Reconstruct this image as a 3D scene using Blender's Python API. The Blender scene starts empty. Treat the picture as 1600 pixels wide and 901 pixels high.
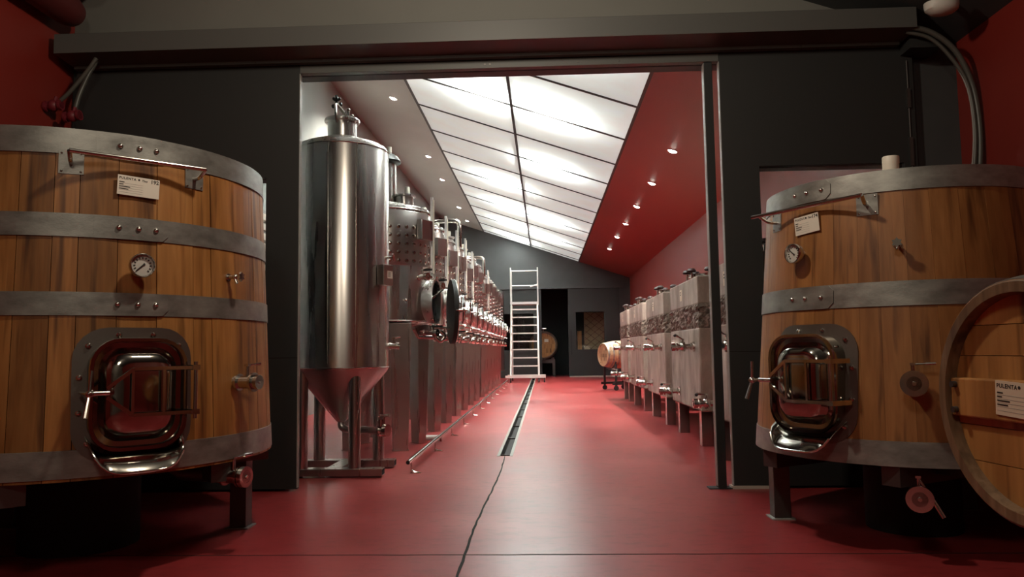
import bpy, bmesh, math, random
from mathutils import Vector, Matrix
C = bpy.context.scene.collection
SC = bpy.context.scene
PI = math.pi
rnd = random.Random(7)
R = math.radians

# ------------------------------------------------------------------ camera
CAM_H = 1.05
YAW, PITCH, ROLL = 0.04121, 0.080008, 0.0142
def make_camera():
    cd = bpy.data.cameras.new('camera'); cam = bpy.data.objects.new('camera', cd); C.objects.link(cam)
    cd.sensor_width = 36.0; cd.lens = 1200.0 * 36.0 / 1600.0; cd.clip_start = 0.05; cd.clip_end = 200
    cy, sy, cp, sp = math.cos(YAW), math.sin(YAW), math.cos(PITCH), math.sin(PITCH)
    F = Vector((-sy*cp, cy*cp, sp)); r0 = Vector((cy, sy, 0)); u0 = r0.cross(F)
    r = math.cos(ROLL)*r0 - math.sin(ROLL)*u0; u = math.sin(ROLL)*r0 + math.cos(ROLL)*u0
    m = Matrix((r, u, -F)).transposed().to_4x4(); m.translation = Vector((0, 0, CAM_H))
    cam.matrix_world = m
    SC.camera = cam
make_camera()

# ------------------------------------------------------------------ world, exposure, front lamp and added fill out of frame
w = bpy.data.worlds.new('world'); SC.world = w; w.use_nodes = True
w.node_tree.nodes['Background'].inputs[0].default_value = (0.9, 0.8, 0.7, 1)
w.node_tree.nodes['Background'].inputs[1].default_value = 0.0
SC.view_settings.view_transform = 'Standard'; SC.view_settings.look = 'None'
SC.view_settings.gamma = 1.0; SC.view_settings.exposure = 0.38
try: SC.view_settings.use_curve_mapping = False
except Exception: pass
SC.cycles.max_bounces = 8; SC.cycles.diffuse_bounces = 4; SC.cycles.glossy_bounces = 4
SC.cycles.transmission_bounces = 6; SC.cycles.sample_clamp_indirect = 25.0
SC.cycles.caustics_reflective = False; SC.cycles.caustics_refractive = False

FRONT_LAMP = 118.0     # ceiling lamp of the front room, behind and above the camera
PANEL_EMIT = 0.27      # even glow of the backlit panels
TUBE_POWER = 110.0      # one lamp in the light box
SPOT_POWER = 500.0      # one recessed spotlight
def area_light(name, loc, rot, sx, sy, power, col=(1, 1, 1), spread=180):
    l = bpy.data.lights.new(name, 'AREA'); l.shape = 'RECTANGLE'; l.size = sx; l.size_y = sy
    l.energy = power; l.color = col; l.spread = R(spread)
    o = bpy.data.objects.new(name, l); C.objects.link(o); o.location = loc; o.rotation_euler = rot
    return o
def spot_light(name, loc, target, power, col, angle, blend=0.5, radius=0.06):
    l = bpy.data.lights.new(name, 'SPOT'); l.energy = power; l.color = col
    l.spot_size = R(angle); l.spot_blend = blend; l.shadow_soft_size = radius
    o = bpy.data.objects.new(name, l); C.objects.link(o); o.location = loc
    o.rotation_euler = (Vector(target) - Vector(loc)).to_track_quat('-Z', 'Y').to_euler()
    return o
WARM = (1.0, 0.87, 0.69)
def point_light(name, loc, power, col, radius):
    l = bpy.data.lights.new(name, 'POINT'); l.energy = power; l.color = col; l.shadow_soft_size = radius
    o = bpy.data.objects.new(name, l); C.objects.link(o); o.location = loc; return o
point_light('front_room_lamp', (-0.45, 3.15, 3.85), FRONT_LAMP, WARM, 0.10)
point_light('rear_fill_light', (-0.7, -0.4, 3.9), FRONT_LAMP*0.62, WARM, 0.35)  # added fill light, lifts the vat fronts, barrel head and metal reflections

# ------------------------------------------------------------------ materials
MATS = {}
def new_mat(name):
    m = bpy.data.materials.new(name); m.use_nodes = True
    nt = m.node_tree; b = nt.nodes['Principled BSDF']; MATS[name] = m
    return m, nt, b
def N(nt, t, **kw):
    n = nt.nodes.new(t)
    for k, v in kw.items(): setattr(n, k, v)
    return n
def plain(name, col, rough=0.5, metal=0.0, spec=None, coat=0.0):
    m, nt, b = new_mat(name)
    b.inputs['Base Color'].default_value = (*col, 1); b.inputs['Roughness'].default_value = rough
    b.inputs['Metallic'].default_value = metal; b.inputs['Coat Weight'].default_value = coat
    if spec is not None: b.inputs['Specular IOR Level'].default_value = spec
    return m
def ramp(nt, stops):
    r = N(nt, 'ShaderNodeValToRGB'); cr = r.color_ramp
    cr.elements[0].position = stops[0][0]; cr.elements[0].color = (*stops[0][1], 1)
    cr.elements[1].position = stops[-1][0]; cr.elements[1].color = (*stops[-1][1], 1)
    for p, c in stops[1:-1]:
        e = cr.elements.new(p); e.color = (*c, 1)
    return r
def noise_mat(name, stops, scale=(1, 1, 1), nscale=3, detail=5, rough=(0.4, 0.6), metal=0.0, bump=0.0, bscale=None, rand=0.0, distortion=0.0, coat=0.0, spec=None):
    """colour from a stretched noise in object space; optional tint by object and fine bump"""
    m, nt, b = new_mat(name); L = nt.links.new
    tc = N(nt, 'ShaderNodeTexCoord'); mp = N(nt, 'ShaderNodeMapping'); mp.inputs['Scale'].default_value = scale
    L(tc.outputs['Object'], mp.inputs['Vector'])
    vec = mp.outputs['Vector']
    if rand:
        oi = N(nt, 'ShaderNodeObjectInfo'); ad = N(nt, 'ShaderNodeVectorMath', operation='ADD')
        mu = N(nt, 'ShaderNodeMath', operation='MULTIPLY'); mu.inputs[1].default_value = 37.0
        L(oi.outputs['Random'], mu.inputs[0]); L(vec, ad.inputs[0]); L(mu.outputs[0], ad.inputs[1]); vec = ad.outputs[0]
    no = N(nt, 'ShaderNodeTexNoise'); no.inputs['Scale'].default_value = nscale; no.inputs['Detail'].default_value = detail
    no.inputs['Roughness'].default_value = 0.6; no.inputs['Distortion'].default_value = distortion
    L(vec, no.inputs['Vector'])
    rp = ramp(nt, stops); L(no.outputs['Fac'], rp.inputs['Fac'])
    col = rp.outputs['Color']
    if rand:
        hs = N(nt, 'ShaderNodeHueSaturation'); mr = N(nt, 'ShaderNodeMapRange')
        mr.inputs['To Min'].default_value = 1 - rand; mr.inputs['To Max'].default_value = 1 + rand
        L(oi.outputs['Random'], mr.inputs['Value']); L(mr.outputs[0], hs.inputs['Value']); L(col, hs.inputs['Color'])
        col = hs.outputs['Color']
    L(col, b.inputs['Base Color'])
    rr = N(nt, 'ShaderNodeMapRange'); rr.inputs['To Min'].default_value = rough[0]; rr.inputs['To Max'].default_value = rough[1]
    L(no.outputs['Fac'], rr.inputs['Value']); L(rr.outputs[0], b.inputs['Roughness'])
    b.inputs['Metallic'].default_value = metal; b.inputs['Coat Weight'].default_value = coat
    if spec is not None: b.inputs['Specular IOR Level'].default_value = spec
    if bump:
        n2 = N(nt, 'ShaderNodeTexNoise'); n2.inputs['Scale'].default_value = bscale or nscale*4; n2.inputs['Detail'].default_value = 4
        L(vec, n2.inputs['Vector'])
        bp = N(nt, 'ShaderNodeBump'); bp.inputs['Strength'].default_value = bump; bp.inputs['Distance'].default_value = 0.01
        L(n2.outputs['Fac'], bp.inputs['Height']); L(bp.outputs['Normal'], b.inputs['Normal'])
    return m

def steel_mat(name, col, rough, aniso, streak):
    m, nt, b = new_mat(name); L = nt.links.new
    tc = N(nt, 'ShaderNodeTexCoord'); mp = N(nt, 'ShaderNodeMapping'); mp.inputs['Scale'].default_value = streak
    L(tc.outputs['Object'], mp.inputs['Vector'])
    no = N(nt, 'ShaderNodeTexNoise'); no.inputs['Scale'].default_value = 2.0; no.inputs['Detail'].default_value = 3
    L(mp.outputs['Vector'], no.inputs['Vector'])
    rr = N(nt, 'ShaderNodeMapRange'); rr.inputs['To Min'].default_value = rough - 0.05; rr.inputs['To Max'].default_value = rough + 0.07
    L(no.outputs['Fac'], rr.inputs['Value']); L(rr.outputs[0], b.inputs['Roughness'])
    b.inputs['Base Color'].default_value = (*col, 1); b.inputs['Metallic'].default_value = 1.0
    b.inputs['Anisotropic'].default_value = aniso
    if aniso:
        tg = N(nt, 'ShaderNodeTangent', direction_type='RADIAL', axis='Z'); L(tg.outputs[0], b.inputs['Tangent']); b.inputs['Anisotropic Rotation'].default_value = 0.25
    return m

def wood_mat(name, dark, mid, light, rough=(0.38, 0.55), rand=0.2):
    """upright oak: long grain along Z, each stave tinted on its own, dark run marks"""
    m, nt, b = new_mat(name); L = nt.links.new
    tc = N(nt, 'ShaderNodeTexCoord'); oi = N(nt, 'ShaderNodeObjectInfo')
    mu = N(nt, 'ShaderNodeMath', operation='MULTIPLY'); mu.inputs[1].default_value = 53.0
    L(oi.outputs['Random'], mu.inputs[0])
    def noise(scale, ns, det, dist=0.0):
        mp = N(nt, 'ShaderNodeMapping'); mp.inputs['Scale'].default_value = scale
        L(tc.outputs['Object'], mp.inputs['Vector'])
        ad = N(nt, 'ShaderNodeVectorMath', operation='ADD'); L(mp.outputs[0], ad.inputs[0]); L(mu.outputs[0], ad.inputs[1])
        no = N(nt, 'ShaderNodeTexNoise'); no.inputs['Scale'].default_value = ns; no.inputs['Detail'].default_value = det
        no.inputs['Distortion'].default_value = dist
        L(ad.outputs[0], no.inputs['Vector']); return no
    grain = noise((38, 38, 1.6), 1.0, 6, 0.6)
    blot = noise((5, 5, 1.1), 1.0, 4, 0.3)
    run = noise((16, 16, 0.7), 1.0, 3, 0.2)
    r1 = ramp(nt, [(0.25, dark), (0.5, mid), (0.78, light)]); L(grain.outputs['Fac'], r1.inputs['Fac'])
    mx = N(nt, 'ShaderNodeMix', data_type='RGBA', blend_type='MULTIPLY'); mx.inputs['Factor'].default_value = 0.75
    r2 = ramp(nt, [(0.3, (0.45, 0.38, 0.32)), (0.6, (1, 1, 1))]); L(blot.outputs['Fac'], r2.inputs['Fac'])
    L(r1.outputs['Color'], mx.inputs['A']); L(r2.outputs['Color'], mx.inputs['B'])
    m3 = N(nt, 'ShaderNodeMix', data_type='RGBA', blend_type='MULTIPLY'); m3.inputs['Factor'].default_value = 0.8
    r3 = ramp(nt, [(0.31, (0.20, 0.145, 0.12)), (0.45, (1, 1, 1))]); L(run.outputs['Fac'], r3.inputs['Fac'])
    L(mx.outputs['Result'], m3.inputs['A']); L(r3.outputs['Color'], m3.inputs['B'])
    hs = N(nt, 'ShaderNodeHueSaturation'); mr = N(nt, 'ShaderNodeMapRange')
    mr.inputs['To Min'].default_value = 1 - rand; mr.inputs['To Max'].default_value = 1 + rand
    L(oi.outputs['Random'], mr.inputs['Value']); L(mr.outputs[0], hs.inputs['Value']); L(m3.outputs['Result'], hs.inputs['Color'])
    L(hs.outputs['Color'], b.inputs['Base Color'])
    rr = N(nt, 'ShaderNodeMapRange'); rr.inputs['To Min'].default_value = rough[0]; rr.inputs['To Max'].default_value = rough[1]
    L(blot.outputs['Fac'], rr.inputs['Value']); L(rr.outputs[0], b.inputs['Roughness'])
    bp = N(nt, 'ShaderNodeBump'); bp.inputs['Strength'].default_value = 0.15; bp.inputs['Distance'].default_value = 0.004
    L(grain.outputs['Fac'], bp.inputs['Height']); L(bp.outputs['Normal'], b.inputs['Normal'])
    return m

wood_mat('oak_left', (0.30, 0.122, 0.030), (0.385, 0.167, 0.044), (0.47, 0.22, 0.066), rand=0.26)
wood_mat('oak_right', (0.28, 0.115, 0.032), (0.34, 0.145, 0.043), (0.40, 0.178, 0.056), rand=0.05)
wood_mat('oak_barrel', (0.40, 0.175, 0.05), (0.47, 0.215, 0.065), (0.53, 0.26, 0.085), rand=0.06)
wood_mat('oak_chime', (0.13, 0.075, 0.04), (0.22, 0.13, 0.07), (0.32, 0.20, 0.12), rand=0.12)
wood_mat('oak_pale', (0.38, 0.26, 0.14), (0.50, 0.36, 0.21), (0.60, 0.46, 0.29), rand=0.12)
noise_mat('hoop_steel', [(0.3, (0.20, 0.196, 0.18)), (0.5, (0.285, 0.28, 0.258)), (0.7, (0.37, 0.365, 0.335))], (3, 3, 6), 2.5, 6, (0.36, 0.52), 0.7, 0.04, 30)
plain('joint_black', (0.012, 0.009, 0.007), 0.9)
plain('chrome', (0.62, 0.59, 0.55), 0.16, 1.0)
plain('polished', (0.40, 0.375, 0.335), 0.10, 1.0)
plain('flange_steel', (0.20, 0.18, 0.16), 0.42, 0.9)
plain('dark_steel', (0.11, 0.10, 0.095), 0.45, 0.8)
steel_mat('tank_steel', (0.56, 0.535, 0.51), 0.27, 0.75, (5, 5, 0.3))
steel_mat('tank_steel_dark', (0.44, 0.41, 0.39), 0.30, 0.4, (4, 4, 0.5))
steel_mat('leg_steel', (0.42, 0.38, 0.36), 0.28, 0.0, (9, 9, 0.5))
plain('black_rubber', (0.012, 0.012, 0.012), 0.6)
plain('black_plastic', (0.018, 0.018, 0.018), 0.4)
plain('white_plastic', (0.82, 0.77, 0.66), 0.45)
plain('paper', (0.78, 0.72, 0.62), 0.6)
plain('paper_aged', (0.66, 0.55, 0.42), 0.6)
plain('ink', (0.02, 0.017, 0.015), 0.7)
plain('dial_white', (0.62, 0.60, 0.55), 0.5)
plain('aluminium', (0.80, 0.79, 0.77), 0.35, 0.35)
plain('door_grey', (0.021, 0.022, 0.0215), 0.55)
plain('track_grey', (0.085, 0.085, 0.079), 0.5)
plain('post_black', (0.014, 0.0145, 0.0145), 0.6)
plain('frame_edge', (0.30, 0.29, 0.27), 0.5)
plain('pale_sill', (0.50, 0.44, 0.38), 0.6)
plain('seam_dark', (0.035, 0.025, 0.02), 0.6)
plain('drain_dark', (0.010, 0.012, 0.012), 0.7)
plain('red_pipe', (0.085, 0.010, 0.010), 0.55)
plain('red_iron', (0.16, 0.014, 0.022), 0.5)
plain('knob_dark', (0.030, 0.011, 0.011), 0.45)
plain('hose_grey', (0.075, 0.072, 0.062), 0.4)
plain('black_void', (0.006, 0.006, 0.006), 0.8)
plain('gold_lattice', (0.34, 0.27, 0.16), 0.45, 0.3)
noise_mat('wall_dark', [(0.35, (0.048, 0.050, 0.051)), (0.65, (0.060, 0.062, 0.063))], (1, 1, 1), 1.5, 5, (0.5, 0.65), 0, 0.03, 60)
noise_mat('wall_taupe', [(0.3, (0.145, 0.142, 0.126)), (0.7, (0.175, 0.172, 0.153))], (0.6, 0.6, 0.6), 1.2, 4, (0.5, 0.7), 0, 0.03, 70)
noise_mat('plaster_grey', [(0.3, (0.35, 0.37, 0.35)), (0.7, (0.41, 0.43, 0.41))], (0.6, 0.6, 0.6), 1.2, 4, (0.55, 0.75), 0, 0.03, 70)
noise_mat('plaster_taupe', [(0.3, (0.38, 0.385, 0.355)), (0.7, (0.43, 0.435, 0.405))], (0.5, 0.5, 0.5), 1.2, 4, (0.55, 0.75), 0, 0.03, 70)
noise_mat('paint_red', [(0.3, (0.19, 0.018, 0.012)), (0.7, (0.23, 0.023, 0.016))], (0.5, 0.5, 0.5), 1.3, 4, (0.38, 0.5), 0, 0.03, 60)
noise_mat('paint_red_hall', [(0.3, (0.20, 0.019, 0.013)), (0.7, (0.245, 0.025, 0.017))], (0.4, 0.4, 0.4), 1.1, 4, (0.42, 0.52), 0, 0.02, 60)
noise_mat('concrete', [(0.30, (0.19, 0.145, 0.12)), (0.5, (0.35, 0.28, 0.235)), (0.70, (0.50, 0.41, 0.35))], (1.6, 1.6, 0.75), 2.4, 8, (0.7, 0.9), 0, 0.15, 40, rand=0.08, distortion=0.4)
noise_mat('rough_stone', [(0.3, (0.06, 0.046, 0.038)), (0.5, (0.18, 0.145, 0.12)), (0.7, (0.34, 0.28, 0.24))], (1, 1, 1), 26, 5, (0.8, 0.95), 0, 0.5, 60)

def floor_material():
    m, nt, b = new_mat('floor_red'); L = nt.links.new
    tc = N(nt, 'ShaderNodeTexCoord')
    n1 = N(nt, 'ShaderNodeTexNoise'); n1.inputs['Scale'].default_value = 0.9; n1.inputs['Detail'].default_value = 4; n1.inputs['Roughness'].default_value = 0.5
    n2 = N(nt, 'ShaderNodeTexNoise'); n2.inputs['Scale'].default_value = 4.0; n2.inputs['Detail'].default_value = 6; n2.inputs['Distortion'].default_value = 0.7
    mp = N(nt, 'ShaderNodeMapping'); mp.inputs['Scale'].default_value = (1, 2.2, 1)
    m0 = N(nt, 'ShaderNodeMapping'); m0.inputs['Location'].default_value = (0.3, 0.7, 0.41); mp.inputs['Location'].default_value = (0.1, 0.2, 0.37)
    L(tc.outputs['Object'], m0.inputs['Vector']); L(m0.outputs[0], n1.inputs['Vector']); L(tc.outputs['Object'], mp.inputs['Vector']); L(mp.outputs[0], n2.inputs['Vector'])
    r = ramp(nt, [(0.30, (0.27, 0.026, 0.028)), (0.55, (0.34, 0.040, 0.042)), (0.75, (0.43, 0.085, 0.082))]); L(n1.outputs['Fac'], r.inputs['Fac'])
    n3 = N(nt, 'ShaderNodeTexNoise'); n3.inputs['Scale'].default_value = 9.0; n3.inputs['Detail'].default_value = 8; n3.inputs['Roughness'].default_value = 0.7
    L(mp.outputs[0], n3.inputs['Vector'])
    rw = ramp(nt, [(0.30, (0.62, 0.62, 0.62)), (0.5, (1, 1, 1))]); L(n3.outputs['Fac'], rw.inputs['Fac'])
    mw_ = N(nt, 'ShaderNodeMix', data_type='RGBA', blend_type='MULTIPLY'); mw_.inputs['Factor'].default_value = 0.8
    L(r.outputs['Color'], mw_.inputs['A']); L(rw.outputs['Color'], mw_.inputs['B'])
    L(mw_.outputs['Result'], b.inputs['Base Color'])
    rr = N(nt, 'ShaderNodeMapRange'); rr.inputs['From Min'].default_value = 0.3; rr.inputs['From Max'].default_value = 0.7
    rr.inputs['To Min'].default_value = 0.29; rr.inputs['To Max'].default_value = 0.35
    L(n1.outputs['Fac'], rr.inputs['Value']); L(rr.outputs[0], b.inputs['Roughness'])
    bp = N(nt, 'ShaderNodeBump'); bp.inputs['Strength'].default_value = 0.004
    b.inputs['Specular IOR Level'].default_value = 0.29; b.inputs['Coat Weight'].default_value = 0.0
    return m
floor_material()

def panel_material():
    """white acrylic sheet over a light box: it scatters the lamps behind it and glows evenly"""
    m, nt, b = new_mat('acrylic'); L = nt.links.new
    out = nt.nodes['Material Output']
    tc = N(nt, 'ShaderNodeTexCoord'); no = N(nt, 'ShaderNodeTexNoise'); no.inputs['Scale'].default_value = 1.6; no.inputs['Detail'].default_value = 6
    L(tc.outputs['Object'], no.inputs['Vector'])
    r = ramp(nt, [(0.3, (0.78, 0.69, 0.62)), (0.7, (0.88, 0.82, 0.76))]); L(no.outputs['Fac'], r.inputs['Fac'])
    tr = N(nt, 'ShaderNodeBsdfTranslucent'); L(r.outputs['Color'], tr.inputs['Color'])
    df = N(nt, 'ShaderNodeBsdfDiffuse'); L(r.outputs['Color'], df.inputs['Color'])
    em = N(nt, 'ShaderNodeEmission'); em.inputs['Strength'].default_value = PANEL_EMIT
    em.inputs['Color'].default_value = (0.93, 0.92, 0.88, 1)
    a = N(nt, 'ShaderNodeMixShader'); a.inputs[0].default_value = 0.25; L(tr.outputs[0], a.inputs[1]); L(df.outputs[0], a.inputs[2])
    ad = N(nt, 'ShaderNodeAddShader'); L(a.outputs[0], ad.inputs[0]); L(em.outputs[0], ad.inputs[1])
    L(ad.outputs[0], out.inputs['Surface'])
panel_material()
def emit_mat(name, col, strength):
    m, nt, b = new_mat(name)
    b.inputs['Emission Color'].default_value = (*col, 1); b.inputs['Emission Strength'].default_value = strength
    b.inputs['Base Color'].default_value = (0.8, 0.8, 0.8, 1)
emit_mat('lamp_glow', (1.0, 0.93, 0.82), 40.0)
def glass_material():
    m, nt, b = new_mat('window_glass'); L = nt.links.new
    out = nt.nodes['Material Output']
    t = N(nt, 'ShaderNodeBsdfTransparent'); t.inputs[0].default_value = (0.93, 0.95, 0.94, 1)
    g = N(nt, 'ShaderNodeBsdfGlossy'); g.inputs['Roughness'].default_value = 0.02
    f = N(nt, 'ShaderNodeFresnel'); f.inputs[0].default_value = 1.45
    mx = N(nt, 'ShaderNodeMixShader'); L(f.outputs[0], mx.inputs[0]); L(t.outputs[0], mx.inputs[1]); L(g.outputs[0], mx.inputs[2])
    L(mx.outputs[0], out.inputs['Surface'])
glass_material()

# ------------------------------------------------------------------ mesh helpers
def BM(): return bmesh.new()
def obj(name, bm, mat, parent=None, smooth=True, loc=None, label=None, bevel=0.0, kind=None):
    bmesh.ops.remove_doubles(bm, verts=bm.verts, dist=1e-6)
    bmesh.ops.recalc_face_normals(bm, faces=bm.faces)
    me = bpy.data.meshes.new(name); bm.to_mesh(me); bm.free()
    if smooth and len(me.polygons):
        me.polygons.foreach_set('use_smooth', [True]*len(me.polygons)); me.set_sharp_from_angle(angle=R(38))
    o = bpy.data.objects.new(name, me); C.objects.link(o)
    me.materials.append(MATS[mat])
    if parent: o.parent = parent
    if loc: o.location = loc
    if label: o['label'] = label
    if kind: o['kind'] = kind
    if bevel:
        md = o.modifiers.new('bevel', 'BEVEL'); md.width = bevel; md.segments = 2; md.limit_method = 'ANGLE'
    return o
def thing(name, label, cat, loc=(0, 0, 0), rotz=0.0, group=None):
    o = bpy.data.objects.new(name, None); C.objects.link(o); o.empty_display_size = 0.1
    o.location = loc; o.rotation_euler = (0, 0, rotz); o['label'] = label; o['category'] = cat
    if group: o['group'] = group
    return o
def tag(o, label, cat, group=None):
    o['label'] = label; o['category'] = cat
    if group: o['group'] = group
    return o
def struct(o): o['kind'] = 'structure'; return o
def copy_tree(o, parent=None):
    c = o.copy(); C.objects.link(c)
    if parent: c.parent = parent
    for ch in list(o.children): copy_tree(ch, c)
    return c
def xf(M, p): return (M @ Vector(p)) if M is not None else Vector(p)
def box(bm, x0, x1, y0, y1, z0, z1, M=None):
    v = [bm.verts.new(xf(M, p)) for p in ((x0,y0,z0),(x1,y0,z0),(x1,y1,z0),(x0,y1,z0),(x0,y0,z1),(x1,y0,z1),(x1,y1,z1),(x0,y1,z1))]
    for f in ((0,3,2,1),(4,5,6,7),(0,1,5,4),(1,2,6,5),(2,3,7,6),(3,0,4,7)): bm.faces.new([v[i] for i in f])
    return bm
def loft(bm, rings, caps=(True, True), closed=True, loop=False):
    vs = [[bm.verts.new(p) for p in r] for r in rings]
    pairs = list(zip(vs, vs[1:])) + ([(vs[-1], vs[0])] if loop else [])
    for a, b in pairs:
        n = len(a)
        for i in range(n if closed else n-1):
            j = (i+1) % n; bm.faces.new((a[i], a[j], b[j], b[i]))
    if not loop and closed:
        if caps[0]: bm.faces.new(vs[0])
        if caps[1]: bm.faces.new(vs[-1])
    return bm
def frame_of(d):
    d = d.normalized(); a = Vector((0, 0, 1)) if abs(d.z) < 0.9 else Vector((1, 0, 0))
    u = d.cross(a).normalized(); return u, d.cross(u).normalized()
def cyl(bm, p0, p1, r0, r1=None, n=16, M=None, caps=(True, True)):
    p0, p1 = xf(M, p0), xf(M, p1); r1 = r0 if r1 is None else r1
    u, v = frame_of(p1-p0)
    rings = [[p + r*(math.cos(2*PI*i/n)*u + math.sin(2*PI*i/n)*v) for i in range(n)] for p, r in ((p0, r0), (p1, r1))]
    return loft(bm, rings, caps)
def tube(bm, pts, r, n=10, M=None, closed=False):
    P = [xf(M, p) for p in pts]; m = len(P); rings = []; u = None
    for i in range(m):
        if closed: d = (P[(i+1) % m]-P[i-1])
        else: d = (P[min(i+1, m-1)]-P[max(i-1, 0)])
        d.normalize()
        if u is None: u, v = frame_of(d)
        else:
            u = (u - d*u.dot(d)).normalized(); v = d.cross(u)
        rr = r[i] if isinstance(r, (list, tuple)) else r
        rings.append([P[i] + rr*(math.cos(2*PI*k/n)*u + math.sin(2*PI*k/n)*v) for k in range(n)])
    return loft(bm, rings, loop=closed)
def bez(pts, n=8):
    """Catmull-Rom through the points"""
    P = [Vector(p) for p in pts]; P = [2*P[0]-P[1]] + P + [2*P[-1]-P[-2]]; out = []
    for i in range(1, len(P)-2):
        for k in range(n):
            t = k/n; a, b, c, d = P[i-1], P[i], P[i+1], P[i+2]
            out.append(0.5*((2*b)+(c-a)*t+(2*a-5*b+4*c-d)*t*t+(3*b-a-3*c+d)*t**3))
    out.append(P[-2]); return out
def lathe(bm, prof, n=48, M=None, a0=0.0, a1=2*PI, caps=(False, False)):
    full = abs(a1-a0-2*PI) < 1e-6
    rings = []
    k = n if full else n+1
    for r, z in prof:
        rings.append([xf(M, (r*math.cos(a0+(a1-a0)*i/n), r*math.sin(a0+(a1-a0)*i/n), z)) for i in range(k)])
    loft(bm, rings, caps=caps, closed=full)
    return bm
def prism(bm, poly, w0, w1, M=None):
    return loft(bm, [[xf(M, (u, v, w0)) for u, v in poly], [xf(M, (u, v, w1)) for u, v in poly]])
def ball(bm, c, r, M=None, n=10, squash=1.0):
    m = 6; prof = [(max(1e-4, r*math.sin(PI*i/m)), -r*squash*math.cos(PI*i/m)) for i in range(m+1)]
    MM = Matrix.Translation(Vector(c)); MM = (M @ MM) if M is not None else MM
    return lathe(bm, prof, n, MM, caps=(True, True))
def rrect(wd, ht, r, nc=6, ns=6):
    pts = []; hx, hy = wd/2, ht/2
    cs = [(hx-r, hy-r, 0), (-hx+r, hy-r, 90), (-hx+r, -hy+r, 180), (hx-r, -hy+r, 270)]
    for k, (cx, cy, a) in enumerate(cs):
        for i in range(nc+1):
            t = R(a + 90*i/nc); pts.append((cx+r*math.cos(t), cy+r*math.sin(t)))
        nx, ny, na = cs[(k+1) % 4]; t = R(na)
        e = (nx+r*math.cos(t), ny+r*math.sin(t)); s = pts[-1]
        for i in range(1, ns): pts.append((s[0]+(e[0]-s[0])*i/ns, s[1]+(e[1]-s[1])*i/ns))
    return pts
def surf(phi, z, r, tilt=0.0):
    """local frame on a cylinder: u right as seen from outside, v up, w outward"""
    n = Vector((math.cos(phi), math.sin(phi), 0)); up = Vector((0, 0, 1)); rt = up.cross(n)
    m = Matrix((rt, up, n)).transposed().to_4x4(); m.translation = Vector((r*math.cos(phi), r*math.sin(phi), z))
    return m @ Matrix.Rotation(tilt, 4, 'X')
def bend(bm, phi, z0, rad):
    """(u,v,w) flat shape -> wrapped on a cone of radius rad(z)"""
    for v in bm.verts:
        u, vv, ww = v.co; r = rad(z0+vv); a = phi + u/r
        v.co = Vector(((r+ww)*math.cos(a), (r+ww)*math.sin(a), z0+vv))
    return bm
def text(name, body, size, M, parent, mat='ink', align='LEFT', shear=0.0, spacing=1.0):
    cu = bpy.data.curves.new(name, 'FONT'); cu.body = body; cu.size = size; cu.align_x = align; cu.shear = shear
    cu.extrude = 0.0002; cu.offset = size*0.02; cu.space_character = spacing; cu.resolution_u = 3
    o = bpy.data.objects.new(name, cu); C.objects.link(o); cu.materials.append(MATS[mat]); o.parent = parent
    me = bpy.data.meshes.new_from_object(o.evaluated_get(bpy.context.evaluated_depsgraph_get()))
    bpy.data.objects.remove(o); o = bpy.data.objects.new(name, me); C.objects.link(o); o.parent = parent
    o.matrix_local = M
    return o
def T(*p): return Matrix.Translation(Vector(p))
ROT = Matrix.Rotation

# ------------------------------------------------------------------ structure
WL, WR = -3.80, 3.23              # side walls of the front room
HL, HR = -4.00, 3.28              # side walls of the hall
YF, YB = 5.95, 29.3               # partition and far wall
def zc_front(x): return 3.37 + 0.34*(3.25-x)
def zc(x): return 4.85 - 0.34*x   # sloping ceiling of the hall
DRX, DRW = -0.415, 0.05           # floor drain
def build_floor():
    bm = BM()
    y0, y1, ys = -2.6, YB+3.0, 7.75
    x0, x1 = -4.1, 3.4
    for a, b, c, d in ((x0, DRX-DRW, y0, y1), (DRX+DRW, x1, y0, y1), (DRX-DRW, DRX+DRW, y0, ys), (DRX-DRW, DRX+DRW, 28.4, y1)):
        f = [bm.verts.new((p, q, 0)) for p, q in ((a, c), (b, c), (b, d), (a, d))]; bm.faces.new(f)
    # skirt thickness below
    box(bm, x0, x1, y0, y1, -0.25, -0.2)
    fl = struct(obj('floor', bm, 'floor_red', smooth=False))
    return fl
floor = build_floor()
# saw-cut joint across the floor and the wandering crack: shallow dark grooves filled level with the floor
def strip(name, pts, wd, z, mat, parent):
    bm = BM(); L_, R_ = [], []
    for i, p in enumerate(pts):
        a = pts[max(0, i-1)]; b = pts[min(len(pts)-1, i+1)]
        dx, dy = b[0]-a[0], b[1]-a[1]; l = math.hypot(dx, dy); nx, ny = -dy/l, dx/l
        ww = wd[i] if isinstance(wd, list) else wd
        L_.append((p[0]+nx*ww/2, p[1]+ny*ww/2)); R_.append((p[0]-nx*ww/2, p[1]-ny*ww/2))
    for i in range(len(pts)-1):
        q = [L_[i], R_[i], R_[i+1], L_[i+1]]
        top = [bm.verts.new((x, y, z)) for x, y in q]; bot = [bm.verts.new((x, y, -0.03)) for x, y in q]
        bm.faces.new(top); bm.faces.new(bot)
        for a in range(4): bm.faces.new((top[a], top[(a+1) % 4], bot[(a+1) % 4], bot[a]))
    return obj(name, bm, mat, parent, smooth=False)
rj = random.Random(3)
strip('expansion_joint', [(x, 4.05+rj.uniform(-0.004, 0.004)) for x in [WL+0.1+i*0.14 for i in range(50)]], 0.010, 0.0012, 'joint_black', floor)
crack = []
for i in range(41):
    t = i/40; y = 7.72 - t*4.6
    crack.append((-0.415 - 0.010*t + 0.014*math.sin(t*7)+rj.uniform(-0.003, 0.003), y))
strip('floor_crack', crack, [0.007+rj.uniform(0, 0.005)+0.006*i/40 for i in range(41)], 0.0016, 'joint_black', floor)
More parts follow.
